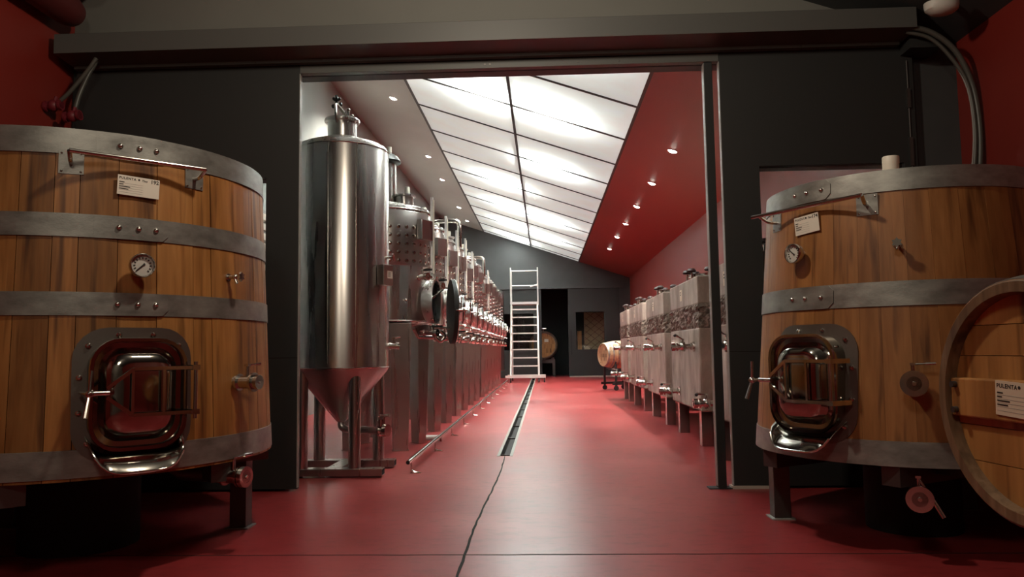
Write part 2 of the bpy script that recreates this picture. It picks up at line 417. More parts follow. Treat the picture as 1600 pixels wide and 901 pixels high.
for sx in (-1, 1):
    bm = BM(); x = DRX + sx*(DRW+0.014)
    box(bm, x-0.015, x+0.015, 7.74, 28.4, -0.02, 0.003); obj('drain_edge', bm, 'frame_edge', floor, smooth=False)
bm = BM(); box(bm, DRX-DRW, DRX+DRW, 7.75, 28.4, -0.12, -0.10); obj('drain_channel', bm, 'drain_dark', floor, smooth=False)
for sx in (-1, 1):
    bm = BM(); x = DRX + sx*(DRW+0.001); box(bm, x-0.002, x+0.002, 7.75, 28.4, -0.12, -0.002); obj('drain_wall', bm, 'drain_dark', floor, smooth=False)
for i in range(14):
    bm = BM(); y = 7.95 + i*1.5; box(bm, DRX-DRW, DRX+DRW, y-0.012, y+0.012, -0.03, -0.012); obj('drain_bar', bm, 'dark_steel', floor, smooth=False)

def wall_x(name, x0, x1, y0, y1, z0, z1, mat):
    bm = BM(); box(bm, x0, x1, y0, y1, z0, z1); return struct(obj(name, bm, mat, smooth=False))
wall_x('wall_left', WL-0.15, WL, -2.6, YF, 0, 6.6, 'paint_red')
wall_x('wall_right', WR, WR+0.15, -2.6, YF, 0, 3.75, 'paint_red')
wall_x('wall_back', WL-0.15, WR+0.15, -2.75, -2.6, 0, 6.6, 'wall_taupe')
wall_x('wall_hall_left', HL-0.15, HL, YF+0.12, YB, 0, zc(HL), 'plaster_grey')
wall_x('wall_hall_right', HR, HR+0.15, YF+0.12, YB, 0, zc(HR), 'paint_red_hall')
def slope_slab(name, x0, x1, y0, y1, zf, mat, th=0.12):
    bm = BM()
    ring = lambda y: [(x0, y, zf(x0)), (x1, y, zf(x1)), (x1, y, zf(x1)+th), (x0, y, zf(x0)+th)]
    loft(bm, [ring(y0), ring(y1)]); return struct(obj(name, bm, mat, smooth=False))
slope_slab('ceiling_front', WL-0.15, WR+0.15, -2.6, YF, zc_front, 'wall_dark')
PXL, PXR, PXM = -2.27, 1.36, -0.47   # left edge, right edge and middle seam of the light panels
slope_slab('ceiling_hall_left', HL-0.15, PXL, YF+0.12, YB, zc, 'plaster_taupe')
slope_slab('ceiling_hall_right', PXR, HR+0.15, YF+0.12, YB, zc, 'paint_red_hall')
# roof over the light box
bm = BM(); box(bm, PXL-0.02, PXR+0.02, YF+0.12, YB, zc(PXL)+0.75, zc(PXL)+0.8); struct(obj('ceiling_lightbox', bm, 'plaster_grey', smooth=False))

def cut_wall(bm, x0, x1, y0, y1, z0, z1, holes):
    """wall in X-Z with rectangular holes (hx0,hx1,hz0,hz1), sorted and apart in X"""
    x = x0
    for hx0, hx1, hz0, hz1 in holes:
        if hx0 > x: box(bm, x, hx0, y0, y1, z0, z1)
        if hz0 > z0: box(bm, hx0, hx1, y0, y1, z0, hz0)
        if hz1 < z1: box(bm, hx0, hx1, y0, y1, hz1, z1)
        x = hx1
    if x < x1: box(bm, x, x1, y0, y1, z0, z1)
OX0, OX1, OZ = -1.90, 1.385, 3.262     # doorway in the partition
WZ0, WZ1 = 1.04, 2.43                  # window in a sliding door
bm = BM(); cut_wall(bm, HL-0.1, HR+0.1, YF, YF+0.12, 0, 3.50, [(-3.25, -2.165, WZ0, WZ1), (OX0-0.12, OX1+0.12, 0, OZ), (1.668, 2.76, WZ0, WZ1)])
struct(obj('wall_front', bm, 'wall_dark', smooth=False))
bm = BM()
loft(bm, [[(HL-0.1, y, 3.5), (HR+0.1, y, 3.5), (HR+0.1, y, zc(HR)+0.1), (HL-0.1, y, zc(HL)+0.1)] for y in (YF, YF+0.12)])
struct(obj('wall_front_upper', bm, 'wall_taupe', smooth=False))
# sliding doors
def sliding_door(name, x0, x1, hole, y0, y1, top, mat='door_grey'):
    bm = BM(); cut_wall(bm, x0, x1, y0, y1, 0.02, top, [hole])
    d = struct(obj(name, bm, mat, smooth=False))
    bm = BM(); hx0, hx1, hz0, hz1 = hole; ym = (y0+y1)/2
    box(bm, hx0, hx1, ym-0.004, ym+0.004, hz0, hz1); obj('window_pane', bm, 'window_glass', d, smooth=False)
    return d
d1 = sliding_door('door_1', -3.72, OX0-0.002, (-3.25, -2.165, WZ0, WZ1), YF-0.08, YF-0.035, 3.34)
d2 = sliding_door('door_2', OX1+0.002, 2.86, (1.668, 2.76, WZ0, WZ1), YF-0.08, YF-0.035, 3.34)
for d, xe, s in ((d1, OX0-0.002, 1), (d2, OX1+0.002, -1)):
    bm = BM(); box(bm, xe-0.003 if s > 0 else xe-0.002, xe+0.002 if s > 0 else xe+0.003, YF-0.082, YF-0.033, 0.03, 3.26); obj('edge_strip', bm, 'frame_edge', d, smooth=False)
for d, a, b in ((d1, -3.72, -1.90), (d2, 1.387, 2.86)):
    bm = BM(); box(bm, a, b, YF-0.0815, YF-0.078, 1.012, 1.018); obj('panel_joint', bm, 'joint_black', d, smooth=False)
bm = BM()
for z0, z1 in ((2.40, 2.62), (2.85, 3.0)): box(bm, 2.80, 2.825, YF-0.10, YF-0.075, z0, z1)
tube(bm, [(2.812, YF-0.088, 2.30), (2.812, YF-0.088, 3.22)], 0.006, 8); obj('edge_bolt', bm, 'dark_steel', d2)
bm = BM(); box(bm, 1.37, 1.72, YF-0.09, YF+0.0, 0.0, 0.022); struct(obj('trim_1', bm, 'pale_sill', smooth=False))
# track casing over the doors: front face, sloping underside
bm = BM()
prof = [(5.57, 3.365), (5.57, 3.515), (5.60, 3.53), (YF, 3.53), (YF, 3.37), (5.86, 3.345)]
loft(bm, [[(x, y, z) for y, z in prof] for x in (-3.72, 2.765)])
tc_ = struct(obj('trim_2', bm, 'track_grey', smooth=False))
bm = BM(); box(bm, -3.70, 2.74, 5.80, 5.855, 3.325, 3.350); obj('track_lip', bm, 'track_grey', tc_, smooth=False)
for i in range(12):
    bm = BM(); x = -3.3+i*0.53; cyl(bm, (x, 5.80, 3.338), (x, 5.794, 3.338), 0.006, n=8); obj('screw', bm, 'dark_steel', tc_)
bm = BM(); box(bm, 2.77, 3.00, 5.70, YF, 3.26, 3.33); struct(obj('trim_3', bm, 'door_grey', smooth=False))
# doorway lintel and guide post
bm = BM(); box(bm, OX0, OX1, YF-0.085, YF-0.02, OZ, 3.322); ln = struct(obj('trim_4', bm, 'track_grey', smooth=False))
for x in (-0.43, -0.39, 0.30, 0.62):
    bm = BM(); cyl(bm, (x, YF-0.085, 3.29), (x, YF-0.09, 3.29), 0.007, n=8); obj('screw', bm, 'dark_steel', ln)
pt = thing('guide_post', 'slim black steel guide post just inside the right edge of the doorway', 'post', (1.305, YF-0.045, 0))
bm = BM(); box(bm, -0.032, 0.032, -0.035, 0.035, 0.006, OZ-0.005); obj('shaft', bm, 'post_black', pt, smooth=False, bevel=0.003)
bm = BM(); box(bm, -0.10, 0.07, -0.05, 0.05, 0.0, 0.008); obj('base_plate', bm, 'post_black', pt, smooth=False)
bm = BM(); box(bm, -0.0355, -0.0322, -0.03, 0.034, 0.02, OZ-0.01); obj('edge_strip', bm, 'frame_edge', pt, smooth=False, label='pale metal strip along the left edge')

# far wall with its doorway, track, two sliding doors
BD0, BD1, BDZ = -0.10, 0.92, 3.35
bm = BM(); cut_wall(bm, HL, HR, YB, YB+0.15, 0, zc(HR)-0.02, [(-1.75, BD0-0.25, 1.04, 2.45), (BD0, BD1, 0, BDZ), (1.20, 2.28, 1.04, 2.45)])
loft(bm, [[(HL, y, zc(HR)-0.02), (HR, y, zc(HR)-0.02), (HR, y, zc(HR)), (HL, y, zc(HL))] for y in (YB, YB+0.15)])
struct(obj('wall_far', bm, 'wall_dark', smooth=False))
d3 = sliding_door('door_3', -1.95, BD0, (-1.55, -0.40, 1.04, 2.43), YB-0.09, YB-0.01, 3.36)
d4 = sliding_door('door_4', BD1, 2.86, (1.20, 2.28, 1.04, 2.46), YB-0.09, YB-0.01, 3.36)
bm = BM(); box(bm, 0.985, 1.045, YB-0.12, YB-0.09, 0.85, 1.75); obj('pull_handle', bm, 'post_black', d4, smooth=False)
bm = BM(); box(bm, BD1+0.01, 2.85, YB-0.10, YB-0.08, 0.0, 0.05); obj('kick_strip', bm, 'pale_sill', d4, smooth=False)
bm = BM(); box(bm, -2.1, 3.0, YB-0.16, YB, 3.36, 3.52); struct(obj('trim_5', bm, 'wall_dark', smooth=False))
# dark room beyond
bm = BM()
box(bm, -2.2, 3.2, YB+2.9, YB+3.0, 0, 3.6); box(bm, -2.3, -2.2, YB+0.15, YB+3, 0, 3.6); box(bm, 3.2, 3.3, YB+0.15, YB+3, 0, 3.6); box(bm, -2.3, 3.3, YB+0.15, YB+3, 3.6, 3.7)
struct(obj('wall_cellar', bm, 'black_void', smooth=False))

# ------------------------------------------------------------------ luminous ceiling
lum = thing('luminous_ceiling', 'long backlit field of white panels running down the sloping ceiling', 'ceiling light', (0, 0, 0))
slope = math.atan(0.34)
rows = [5.27*1.05 + 1.659*i for i in range(16)]
ystart = YF+0.13
Mrot = lambda x, y: T(x, y, zc(x)) @ ROT(slope, 4, 'Y')
for side, (xa, xb) in enumerate(((PXL, PXM), (PXM, PXR))):
    for i in range(15):
        ya, yb = max(ystart, rows[i])+0.010, min(YB, rows[i+1])-0.010
        if yb-ya < 0.1: continue
        bm = BM(); xm = (xa+xb)/2; hw = (xb-xa)/2/math.cos(slope)-0.010   # one thin sheet
        bm.faces.new([bm.verts.new(q) for q in ((-hw, 0, 0.003), (hw, 0, 0.003), (hw, yb-ya, 0.003), (-hw, yb-ya, 0.003))])
        p = obj('light_panel', bm, 'acrylic', lum, smooth=False); p.matrix_local = Mrot(xm, ya)
bm = BM()
for x in (PXL, PXM, PXR):
    M = Mrot(x, 0); box(bm, -0.022, 0.022, ystart, YB, -0.012, 0.03, M)
obj('long_bar', bm, 'seam_dark', lum, smooth=False)
for y in rows[1:15]:
    bm = BM(); M = Mrot((PXL+PXR)/2, y); hw = (PXR-PXL)/2/math.cos(slope)
    box(bm, -hw, hw, -0.022, 0.022, -0.012, 0.03, M); obj('cross_bar', bm, 'seam_dark', lum, smooth=False)
for x, ys in ((-0.86, (8.7, 12.0, 18.6, 21.9, 25.1, 28.2)), (0.21, (8.8, 12.0, 15.6, 22.0, 25.6))):
    for y in ys:
        area_light('light_box_lamp', (x, y, zc(x)+0.24), (0, slope, 0), 0.45, 0.75, TUBE_POWER, (0.80, 0.97, 1.0))

# recessed spotlights
ORD = ['nearest the doorway', 'second from the doorway', 'third from the doorway', 'fourth from the doorway', 'fifth from the doorway', 'sixth from the doorway', 'seventh from the doorway']
def downlight(x, y, label, grp, power):
    t = thing('recessed_spotlight', label, 'spotlight', (0, 0, 0), 0, grp)
    t.matrix_local = T(x, y, zc(x)-0.002) @ ROT(slope, 4, 'Y')
    bm = BM(); lathe(bm, [(0.060, -0.002), (0.075, -0.012), (0.082, -0.008), (0.082, 0.0), (0.052, 0.0)], 20); obj('trim_ring', bm, 'aluminium', t)
    bm = BM(); lathe(bm, [(0.001, -0.030), (0.035, -0.024), (0.064, -0.006)], 16, caps=(True, False)); obj('lamp', bm, 'lamp_glow', t)
    l = bpy.data.lights.new('spot', 'SPOT'); l.energy = power; l.color = (1.0, 0.93, 0.82); l.spot_size = R(120); l.spot_blend = 0.9; l.shadow_soft_size = 0.04
    o = bpy.data.objects.new('spot', l); C.objects.link(o); o.parent = t; o.location = (0, 0, -0.05)
for i, y in enumerate((12.0, 14.36, 16.72, 19.03, 21.28, 23.8)):
    downlight(2.07, y, 'recessed spotlight in the red ceiling slope, ' + ORD[i], 'spotlights in the red ceiling slope', SPOT_POWER)
for i, y in enumerate((13.95, 18.3, 20.87, 25.04, 27.7)):
    downlight(-2.75, y, 'recessed spotlight in the grey ceiling strip, ' + ORD[i], 'spotlights in the grey ceiling strip', SPOT_POWER)

# ------------------------------------------------------------------ valves, gauges
def ball_valve(name, parent, M, length, r, face_r, lever=None, lever_len=0.11, lever_r=0.006, tip=True, flange=True, mat='chrome'):
    """pipe stub along w with a ball body, clamp rings and an end cap; lever given as direction (u,v,w)"""
    bm = BM()
    cyl(bm, (0, 0, -0.02), (0, 0, length), r, n=16, M=M)
    if flange:
        cyl(bm, (0, 0, length*0.12), (0, 0, length*0.12+0.012), r*1.35, n=18, M=M)
    cyl(bm, (0, 0, length*0.72), (0, 0, length*0.80), r*1.5, n=18, M=M)
    cyl(bm, (0, 0, length*0.84), (0, 0, length), face_r, n=22, M=M)
    o = obj(name, bm, mat, parent)
    bm = BM(); lathe(bm, [(0.001, 0.006), (face_r*0.16, 0.006), (face_r*0.2, 0.002), (face_r*0.2, 0.0)], 12, M @ T(0, 0, length), caps=(True, False)); obj('cap_stud', bm, mat, o)
    if lever:
        d = Vector(lever).normalized(); s = Vector((0, r*1.0, length*0.5)); e = s + Vector((0, r*1.3+0.012, 0))
        bm = BM(); cyl(bm, s, e, 0.009, n=10, M=M); box(bm, -0.012, 0.012, e.y-0.006, e.y+0.006, e.z-0.012, e.z+0.012, M)
        tip_p = e + d*lever_len; mid = e + d*lever_len*0.55
        cyl(bm, e, mid, lever_r*0.8, n=8, M=M)
        if tip: cyl(bm, mid, tip_p, lever_r*1.25, n=8, M=M)
        obj('lever', bm, 'chrome', o)
    return o
def thermometer(parent, phi, z, rad, r=0.058, angle=R(220), stand=0.05):
    M = surf(phi, z, rad)
    bm = BM(); cyl(bm, (0, 0, -0.02), (0, 0, stand), 0.016, n=12, M=M)
    lathe(bm, [(0.001, stand-0.004), (r*0.93, stand-0.002), (r, stand+0.006), (r, stand+0.034), (r*0.93, stand+0.04), (r*0.88, stand+0.034), (r*0.86, stand+0.022), (0.001, stand+0.022)], 30, M, caps=(True, True))
    o = obj('thermometer', bm, 'chrome', parent)
    bm = BM(); lathe(bm, [(r*0.85, stand+0.0225), (0.0005, stand+0.0245)], 28, M); obj('dial', bm, 'dial_white', o, label='off-white dial face')
    bm = BM()
    for i in range(13):
        a = R(-45+i*22.5); d = Vector((math.cos(a), math.sin(a), 0)); n_ = Vector((-d.y, d.x, 0))
        p = [d*r*0.55+n_*0.0022, d*r*0.70+n_*0.0022, d*r*0.70-n_*0.0022, d*r*0.55-n_*0.0022]
        loft(bm, [[xf(M, (q.x, q.y, stand+h)) for q in p] for h in (0.024, 0.0256)])
    obj('scale_mark', bm, 'ink', o, smooth=False, kind='stuff')
    bm = BM(); d = Vector((math.cos(angle), math.sin(angle), 0)); n_ = Vector((-d.y, d.x, 0))
    p = [d*r*0.7+n_*0.0012, d*r*0.7-n_*0.0012, -d*r*0.05-n_*0.003, -d*r*0.22-n_*0.005, -d*r*0.22+n_*0.005, -d*r*0.05+n_*0.003]
    loft(bm, [[xf(M, (q.x, q.y, stand+h)) for q in p] for h in (0.026, 0.0285)]); obj('needle', bm, 'ink', o, smooth=False)
    return o

def id_card(parent, M, wd, ht, num, mat='paper', kind='Tino'):
    """printed card: brand line, short text lines, number; the code square is left out"""
    bm = BM(); box(bm, -wd/2, wd/2, -ht/2, ht/2, 0, 0.003, M); o = obj('identity_card', bm, mat, parent, smooth=False, label='white printed card reading PULENTA and ' + num)
    lw = M @ T(-wd*0.47, ht*0.30, 0.0034)
    text('lettering', 'PULENTA', ht*0.17, lw, o, spacing=1.15)
    bm = BM(); cyl(bm, (wd*0.0, ht*0.36, 0.003), (wd*0.0, ht*0.36, 0.0036), ht*0.05, n=10, M=M); obj('emblem', bm, 'ink', o)
    text('lettering', kind, ht*0.15, M @ T(wd*0.06, ht*0.29, 0.0034), o, shear=0.3)
    text('lettering', num, ht*0.27, M @ T(wd*0.48, ht*0.26, 0.0034), o, align='RIGHT')
    for k, l in enumerate((0.12, 0.10, 0.26, 0.22)):
        bm = BM(); v = ht*(0.15-0.115*k); box(bm, -wd*0.46, -wd*0.46+wd*l, v-ht*0.02, v+ht*0.02, 0.003, 0.0036, M); obj('text_line', bm, 'ink', o, smooth=False)
    for k in range(5):
        bm = BM(); v = ht*(0.09-0.115*k); box(bm, -wd*0.46, wd*0.1, v-ht*0.005, v+ht*0.005, 0.003, 0.0034, M); obj('rule_line', bm, 'frame_edge', o, smooth=False)
    return o

# ------------------------------------------------------------------ oak vats
def oak_vat(label, loc, zt, zb, rt, sl, hoops, front, staves, wood, card, num, barz, bar_half, side_phi, spec):
    """front, side_phi in degrees; hoops = list of (z0,z1,lap end angle or None)"""
    t = thing('oak_vat', label, 'vat', loc)
    rad = lambda z: rt + sl*(zt-z)
    F = R(front); r0 = random.Random(spec['seed'])
    # staves
    edges = list(staves); a = edges[-1]
    while a < edges[0]+360-4.5:
        a += r0.choice((6.5, 8.0, 9.5, 10.5)); edges.append(a)
    edges[-1] = edges[0]+360
    if edges[-1]-edges[-2] < 3: edges.pop(-2)
    for a0, a1 in zip(edges, edges[1:]):
        g_ = spec['gap']; A0, A1 = R(a0+g_), R(a1-g_); bm = BM(); th = 0.055; off = r0.uniform(-0.0015, 0.0015)
        rings = []
        for z in (zb, zt-0.004):
            ro, ri = rad(z)+off, rad(z)-th
            ang = [A0, A0+(A1-A0)/3, A0+(A1-A0)*2/3, A1]
            rings.append([(ro*math.cos(x), ro*math.sin(x), z) for x in ang] + [(ri*math.cos(x), ri*math.sin(x), z) for x in reversed(ang)])
        loft(bm, rings); obj('stave', bm, wood, t)
    bm = BM(); lathe(bm, [(rad(zt)-0.004-0.05, zb+0.03), (rad(zt)-0.06, zt-0.03)], 64); obj('inner_lining', bm, 'joint_black', t)
    bm = BM(); lathe(bm, [(0.001, zt-0.06), (rad(zt)-0.052, zt-0.06), (rad(zt)-0.052, zt-0.02), (0.001, zt-0.02)], 64); obj('top_head', bm, wood, t)
    bm = BM(); lathe(bm, [(0.001, zb+0.03), (rad(zb)-0.054, zb+0.03), (rad(zb)-0.054, zb+0.08), (0.001, zb+0.08)], 64); obj('bottom_head', bm, wood, t)
    # hoops with a riveted lap
    for z0, z1, end in hoops:
        bm = BM(); th = 0.006
        lathe(bm, [(rad(z0), z0), (rad(z0)+th, z0+0.001), (rad(z1)+th, z1-0.001), (rad(z1), z1)], 96)
        h = obj('hoop', bm, 'hoop_steel', t)
        if end is not None:
            h2 = (z1-z0)/2-0.001; zm = (z0+z1)/2; rr = rad(zm); le = R(end-front)*rr; ls = le - 0.33; c = 0.03
            bm = BM(); n = 12; rings = []
            us = [ls+(le-ls)*i/n for i in range(n+1)]
            for u in us:
                hh = h2 if u < le-c else h2-(u-(le-c))
                tk = th*(1.02+0.9*min(1.0, (u-ls)/0.15)); rings.append([(u, hh, th*0.9), (u, -hh, th*0.9), (u, -hh, tk), (u, hh, tk)])
            loft(bm, [[Vector(p) for p in r] for r in rings]); bend(bm, F, zm, rad)
            obj('lap_plate', bm, 'hoop_steel', h)
            for a in spec['rivets']:
                M = surf(F+R(a), zm, rr+th*1.9); bm = BM()
                lathe(bm, [(0.013, -0.002), (0.013, 0.004), (0.009, 0.010), (0.003, 0.0125), (0.001, 0.013)], 12, M, caps=(True, True)); obj('rivet', bm, 'chrome', h)
    # towel-rail style bar on two plates
    bh = R(bar_half); zp = barz; rr = rad(zp)
    bm = BM(); so = spec['standoff']; z_bar = zp+0.035
    pts = []
    for s in (-1, 1): pts.append(Vector(((rr+so)*math.cos(F+s*bh), (rr+so)*math.sin(F+s*bh), z_bar)))
    d = (pts[1]-pts[0]).normalized()
    cyl(bm, pts[0]-d*spec['over'][0], pts[1]+d*spec['over'][1], 0.011, n=12)
    bar = obj('rail_bar', bm, 'chrome', t)
    for s in (-1, 1):
        M = surf(F+s*bh, zp, rr); bm = BM(); box(bm, -0.052, 0.052, -0.055, 0.055, 0, 0.006, M); pl = obj('bracket_plate', bm, 'hoop_steel', bar, smooth=False)
        bm = BM(); tube(bm, bez([(0, -0.005, 0.004), (0, 0.0, so*0.5), (0, 0.035, so)], 4), 0.010, 8, M); obj('bracket_arm', bm, 'chrome', bar)
        bm = BM()
        for su in (-1, 1):
            for sv in (-1, 1): lathe(bm, [(0.006, 0.006), (0.004, 0.010), (0.001, 0.011)], 8, M @ T(su*0.04, sv*0.043, 0), caps=(False, True))
        obj('screw', bm, 'chrome', bar)
    # card, thermometer, sample tap
    ca, cz, cw, ch, ct = card
    id_card(t, surf(F+R(ca), cz, rad(cz)+0.012) @ ROT(ct, 4, 'Z'), cw, ch, num)
    thermometer(t, F+R(spec['gauge'][0]), spec['gauge'][1], rad(spec['gauge'][1]), spec['gauge'][2], spec['gauge'][3])
    SP = R(side_phi); zs = spec['sample_z']; M = surf(SP-R(2.5), zs, rad(zs))
    bm = BM(); cyl(bm, (0, 0, -0.01), (0, 0, 0.05), 0.011, n=12, M=M); cyl(bm, (0, 0, 0.0), (0, 0, 0.008), 0.02, n=14, M=M); ball(bm, (0, 0, 0.05), 0.016, M)
    cyl(bm, (0, 0, 0.045), (0, -0.035, 0.06), 0.008, n=10, M=M); sv = obj('sample_tap', bm, 'chrome', t)
    bm = BM(); cyl(bm, (0, 0, 0.05), (0, 0, 0.085), 0.006, n=8, M=M)
    star = []
    for i in range(12): a = 2*PI*i/12; q = 0.026 if i % 2 else 0.017; star.append((q*math.cos(a), q*math.sin(a)))
    prism(bm, star, 0.078, 0.092, M); obj('star_knob', bm, 'chrome', sv)
    ball_valve('side_valve', t, surf(SP, spec['side_z'], rad(spec['side_z'])), 0.15, 0.034, spec['side_r'], spec['side_lever'], 0.10)
    # outlet valve low down, on a pipe from the bottom
    rho = spec['out_r']; M = surf(SP+R(spec['out_da']), spec['out_z'], rho-0.16)
    ov = ball_valve('outlet_valve', t, M, 0.16, 0.036, spec['out_face'], spec['out_lever'], spec['out_len'], 0.008)
    bm = BM(); e = surf(SP+R(spec['out_da']), spec['out_z'], 0.5); tube(bm, [M @ Vector((0, 0, -0.015)), M @ Vector((0, 0, -0.25)), M @ Vector((0, 0.05, -0.33)), M @ Vector((0, zb-spec['out_z']+0.05, -0.36))], 0.034, 12); obj('outlet_pipe', bm, 'dark_steel', ov)
    # manway
    mz = spec['man_z']; W_, H_ = 0.53, 0.62
    bm = BM(); o1, i1 = rrect(W_, H_, 0.15), rrect(0.40, 0.49, 0.12)
    loft(bm, [[(u, v, h) for u, v in q] for q, h in ((o1, 0.0), (o1, 0.008), (i1, 0.008), (i1, 0.0))], loop=True); bend(bm, F, mz, rad)
    mw = obj('manway', bm, 'flange_steel', t)
    bm = BM()
    for (u, v) in ((-0.075, 0.275), (0.075, 0.275), (-0.20, 0.225), (0.20, 0.225), (-0.235, 0.08), (0.235, 0.08), (-0.235, -0.08), (0.235, -0.08), (-0.20, -0.22), (0.20, -0.22)):
        M = surf(F+u/rad(mz+v), mz+v, rad(mz+v)+0.008); bm = BM()
        lathe(bm, [(0.013, 0), (0.013, 0.006), (0.007, 0.013), (0.001, 0.014)], 10, M, caps=(False, True)); obj('bolt', bm, 'chrome', mw)
    M = surf(F, mz, rad(mz)); q = lambda a, b, r, h: [xf(M, (u, v, h)) for u, v in rrect(a, b, r)]
    bm = BM(); loft(bm, [q(0.405, 0.495, 0.12, -0.06), q(0.41, 0.50, 0.125, 0.055), q(0.43, 0.52, 0.135, 0.066), q(0.425, 0.515, 0.13, 0.078), q(0.395, 0.485, 0.115, 0.078), q(0.385, 0.475, 0.11, 0.066), q(0.385, 0.475, 0.11, -0.06)], loop=True); obj('neck_frame', bm, 'polished', mw)
    bm = BM(); loft(bm, [q(0.384, 0.474, 0.11, 0.035), q(0.384, 0.474, 0.11, 0.045), q(0.34, 0.43, 0.10, 0.042), q(0.315, 0.405, 0.10, 0.055), q(0.285, 0.375, 0.09, 0.088), q(0.25, 0.34, 0.08, 0.104), q(0.21, 0.29, 0.07, 0.112), q(0.12, 0.18, 0.05, 0.117), q(0.03, 0.05, 0.012, 0.119)]); obj('door', bm, 'polished', mw, label='polished dished steel door')
    hz = 0.135; bm = BM()
    for s in (1, -1):
        v = s*0.105 + 0.012
        for a, b in (((0.235, v), (-0.045, v)), ((-0.045, v), (-0.155, 0.012+s*0.02))):
            d = Vector((b[0]-a[0], b[1]-a[1], 0)).normalized(); n_ = Vector((-d.y, d.x, 0))*0.008
            pp = [Vector((a[0], a[1], 0))+n_, Vector((b[0], b[1], 0))+n_, Vector((b[0], b[1], 0))-n_, Vector((a[0], a[1], 0))-n_]
            prism(bm, [(p.x, p.y) for p in pp], hz-0.006, hz+0.006, M)
    box(bm, -0.053, -0.041, -0.095, 0.118, hz-0.005, hz+0.005, M); box(bm, 0.082, 0.094, -0.095, 0.118, hz-0.005, hz+0.005, M)
    cyl(bm, (-0.145, 0.012, hz), (-0.23, 0.012, hz), 0.012, n=10, M=M); obj('clamp_frame', bm, 'chrome', mw)
    bm = BM(); cyl(bm, (0.232, -0.125, hz), (0.232, 0.145, hz), 0.009, n=10, M=M)
    for v in (0.117, -0.093): box(bm, 0.215, 0.25, v-0.012, v+0.012, 0.0, hz+0.01, M)
    obj('hinge_post', bm, 'chrome', mw)
    bm = BM(); cyl(bm, (-0.235, 0.012, 0.01), (-0.235, 0.012, hz+0.07), 0.008, n=10, M=M); ball(bm, (-0.235, 0.012, hz+0.05), 0.018, M)
    cyl(bm, (-0.235, 0.012, hz+0.05), (-0.228, 0.115, hz+0.055), 0.008, n=8, M=M); cyl(bm, (-0.235, 0.012, hz+0.05), (-0.255, -0.09, hz+0.075), 0.007, 0.011, n=8, M=M); obj('clamp_handle', bm, 'chrome', mw)
    # lip below the door
    bm = BM(); rings = []
    for (v, wd, h, sag) in ((-0.255, 0.42, 0.03, 0.0), (-0.285, 0.42, 0.085, 0.004), (-0.315, 0.41, 0.13, 0.012), (-0.345, 0.385, 0.155, 0.018), (-0.348, 0.38, 0.157, 0.018)):
        rings.append([(wd*(i/16-0.5), v + 0.075*abs(2*(i/16-0.5))**5, h-0.05*abs(2*(i/16-0.5))**3) for i in range(17)])
    vs = [[bm.verts.new(xf(M, p)) for p in r] for r in rings]
    for a, b in zip(vs, vs[1:]):
        for i in range(16): bm.faces.new((a[i], a[i+1], b[i+1], b[i]))
    lp = obj('pouring_lip', bm, 'polished', mw)
    bm = BM(); tube(bm, [xf(M, (p[0], p[1], p[2]+0.001)) for p in rings[-1]], 0.0065, 8); obj('lip_rim', bm, 'chrome', mw)
    md = lp.modifiers.new('thick', 'SOLIDIFY'); md.thickness = 0.004
    # base: ring of beams and four legs
    bm = BM(); rb = rad(zb)
    for a in (0, 90):
        Mx = ROT(F+R(a), 4, 'Z')
        for o in (-0.45*rb, 0.45*rb): box(bm, -math.sqrt(1-0.45**2)*rb*0.96, math.sqrt(1-0.45**2)*rb*0.96, o-0.05, o+0.05, zb-0.10 if a == 0 else zb-0.06, zb+0.028, Mx)
    obj('bearer', bm, 'dark_steel', t, smooth=False)
    bm = BM(); lathe(bm, [(rb*0.30, 0.0), (rb*0.30, zb-0.10)], 32); obj('pedestal', bm, 'black_void', t)
    for (x, y) in spec['legs']:
        bm = BM(); M = T(x, y, 0)
        box(bm, -0.05, 0.05, -0.05, 0.05, 0.008, zb-0.0, M); lg = obj('leg', bm, 'dark_steel', t, smooth=False, bevel=0.003)
        bm = BM(); box(bm, -0.07, 0.07, -0.07, 0.07, 0, 0.008, M); obj('foot_plate', bm, 'frame_edge', lg, smooth=False)
    return t, rad

# left vat
v1, rad1 = oak_vat('large left oak vat with four steel hoops and orange-brown staves of uneven tint', (-2.627, 4.307, 0), 2.12, 0.49, 0.948, 0.044,
    [(1.995, 2.12, -37.6), (1.603, 1.714, -38.0), (1.237, 1.347, -38.0), (0.503, 0.629, None)], -46.5,
    [-84.5, -75.9, -67.4, -61.2, -51.5, -41.1, -30.0, -23.5, -12.7, -7.0, -0.5], 'oak_left', (0.0, 1.865, 0.19, 0.095, R(-2)), '192', 1.955, 17.0, -14.0,
    dict(seed=5, gap=0.09, rivets=(-4.9, 0.2, 4.9), standoff=0.095, over=(0.0, 0.0), gauge=(0.3, 1.475, 0.058, R(222)), sample_z=1.46, side_z=0.90, side_r=0.038,
         side_lever=(1, 0.05, 0.1), out_r=1.10, out_da=-1.5, out_z=0.41, out_face=0.055, out_lever=(1, 0.02, 0.05), out_len=0.14, man_z=0.872,
         legs=[(0.757, 0.40), (-0.70, 0.42), (-0.75, -0.50)]))
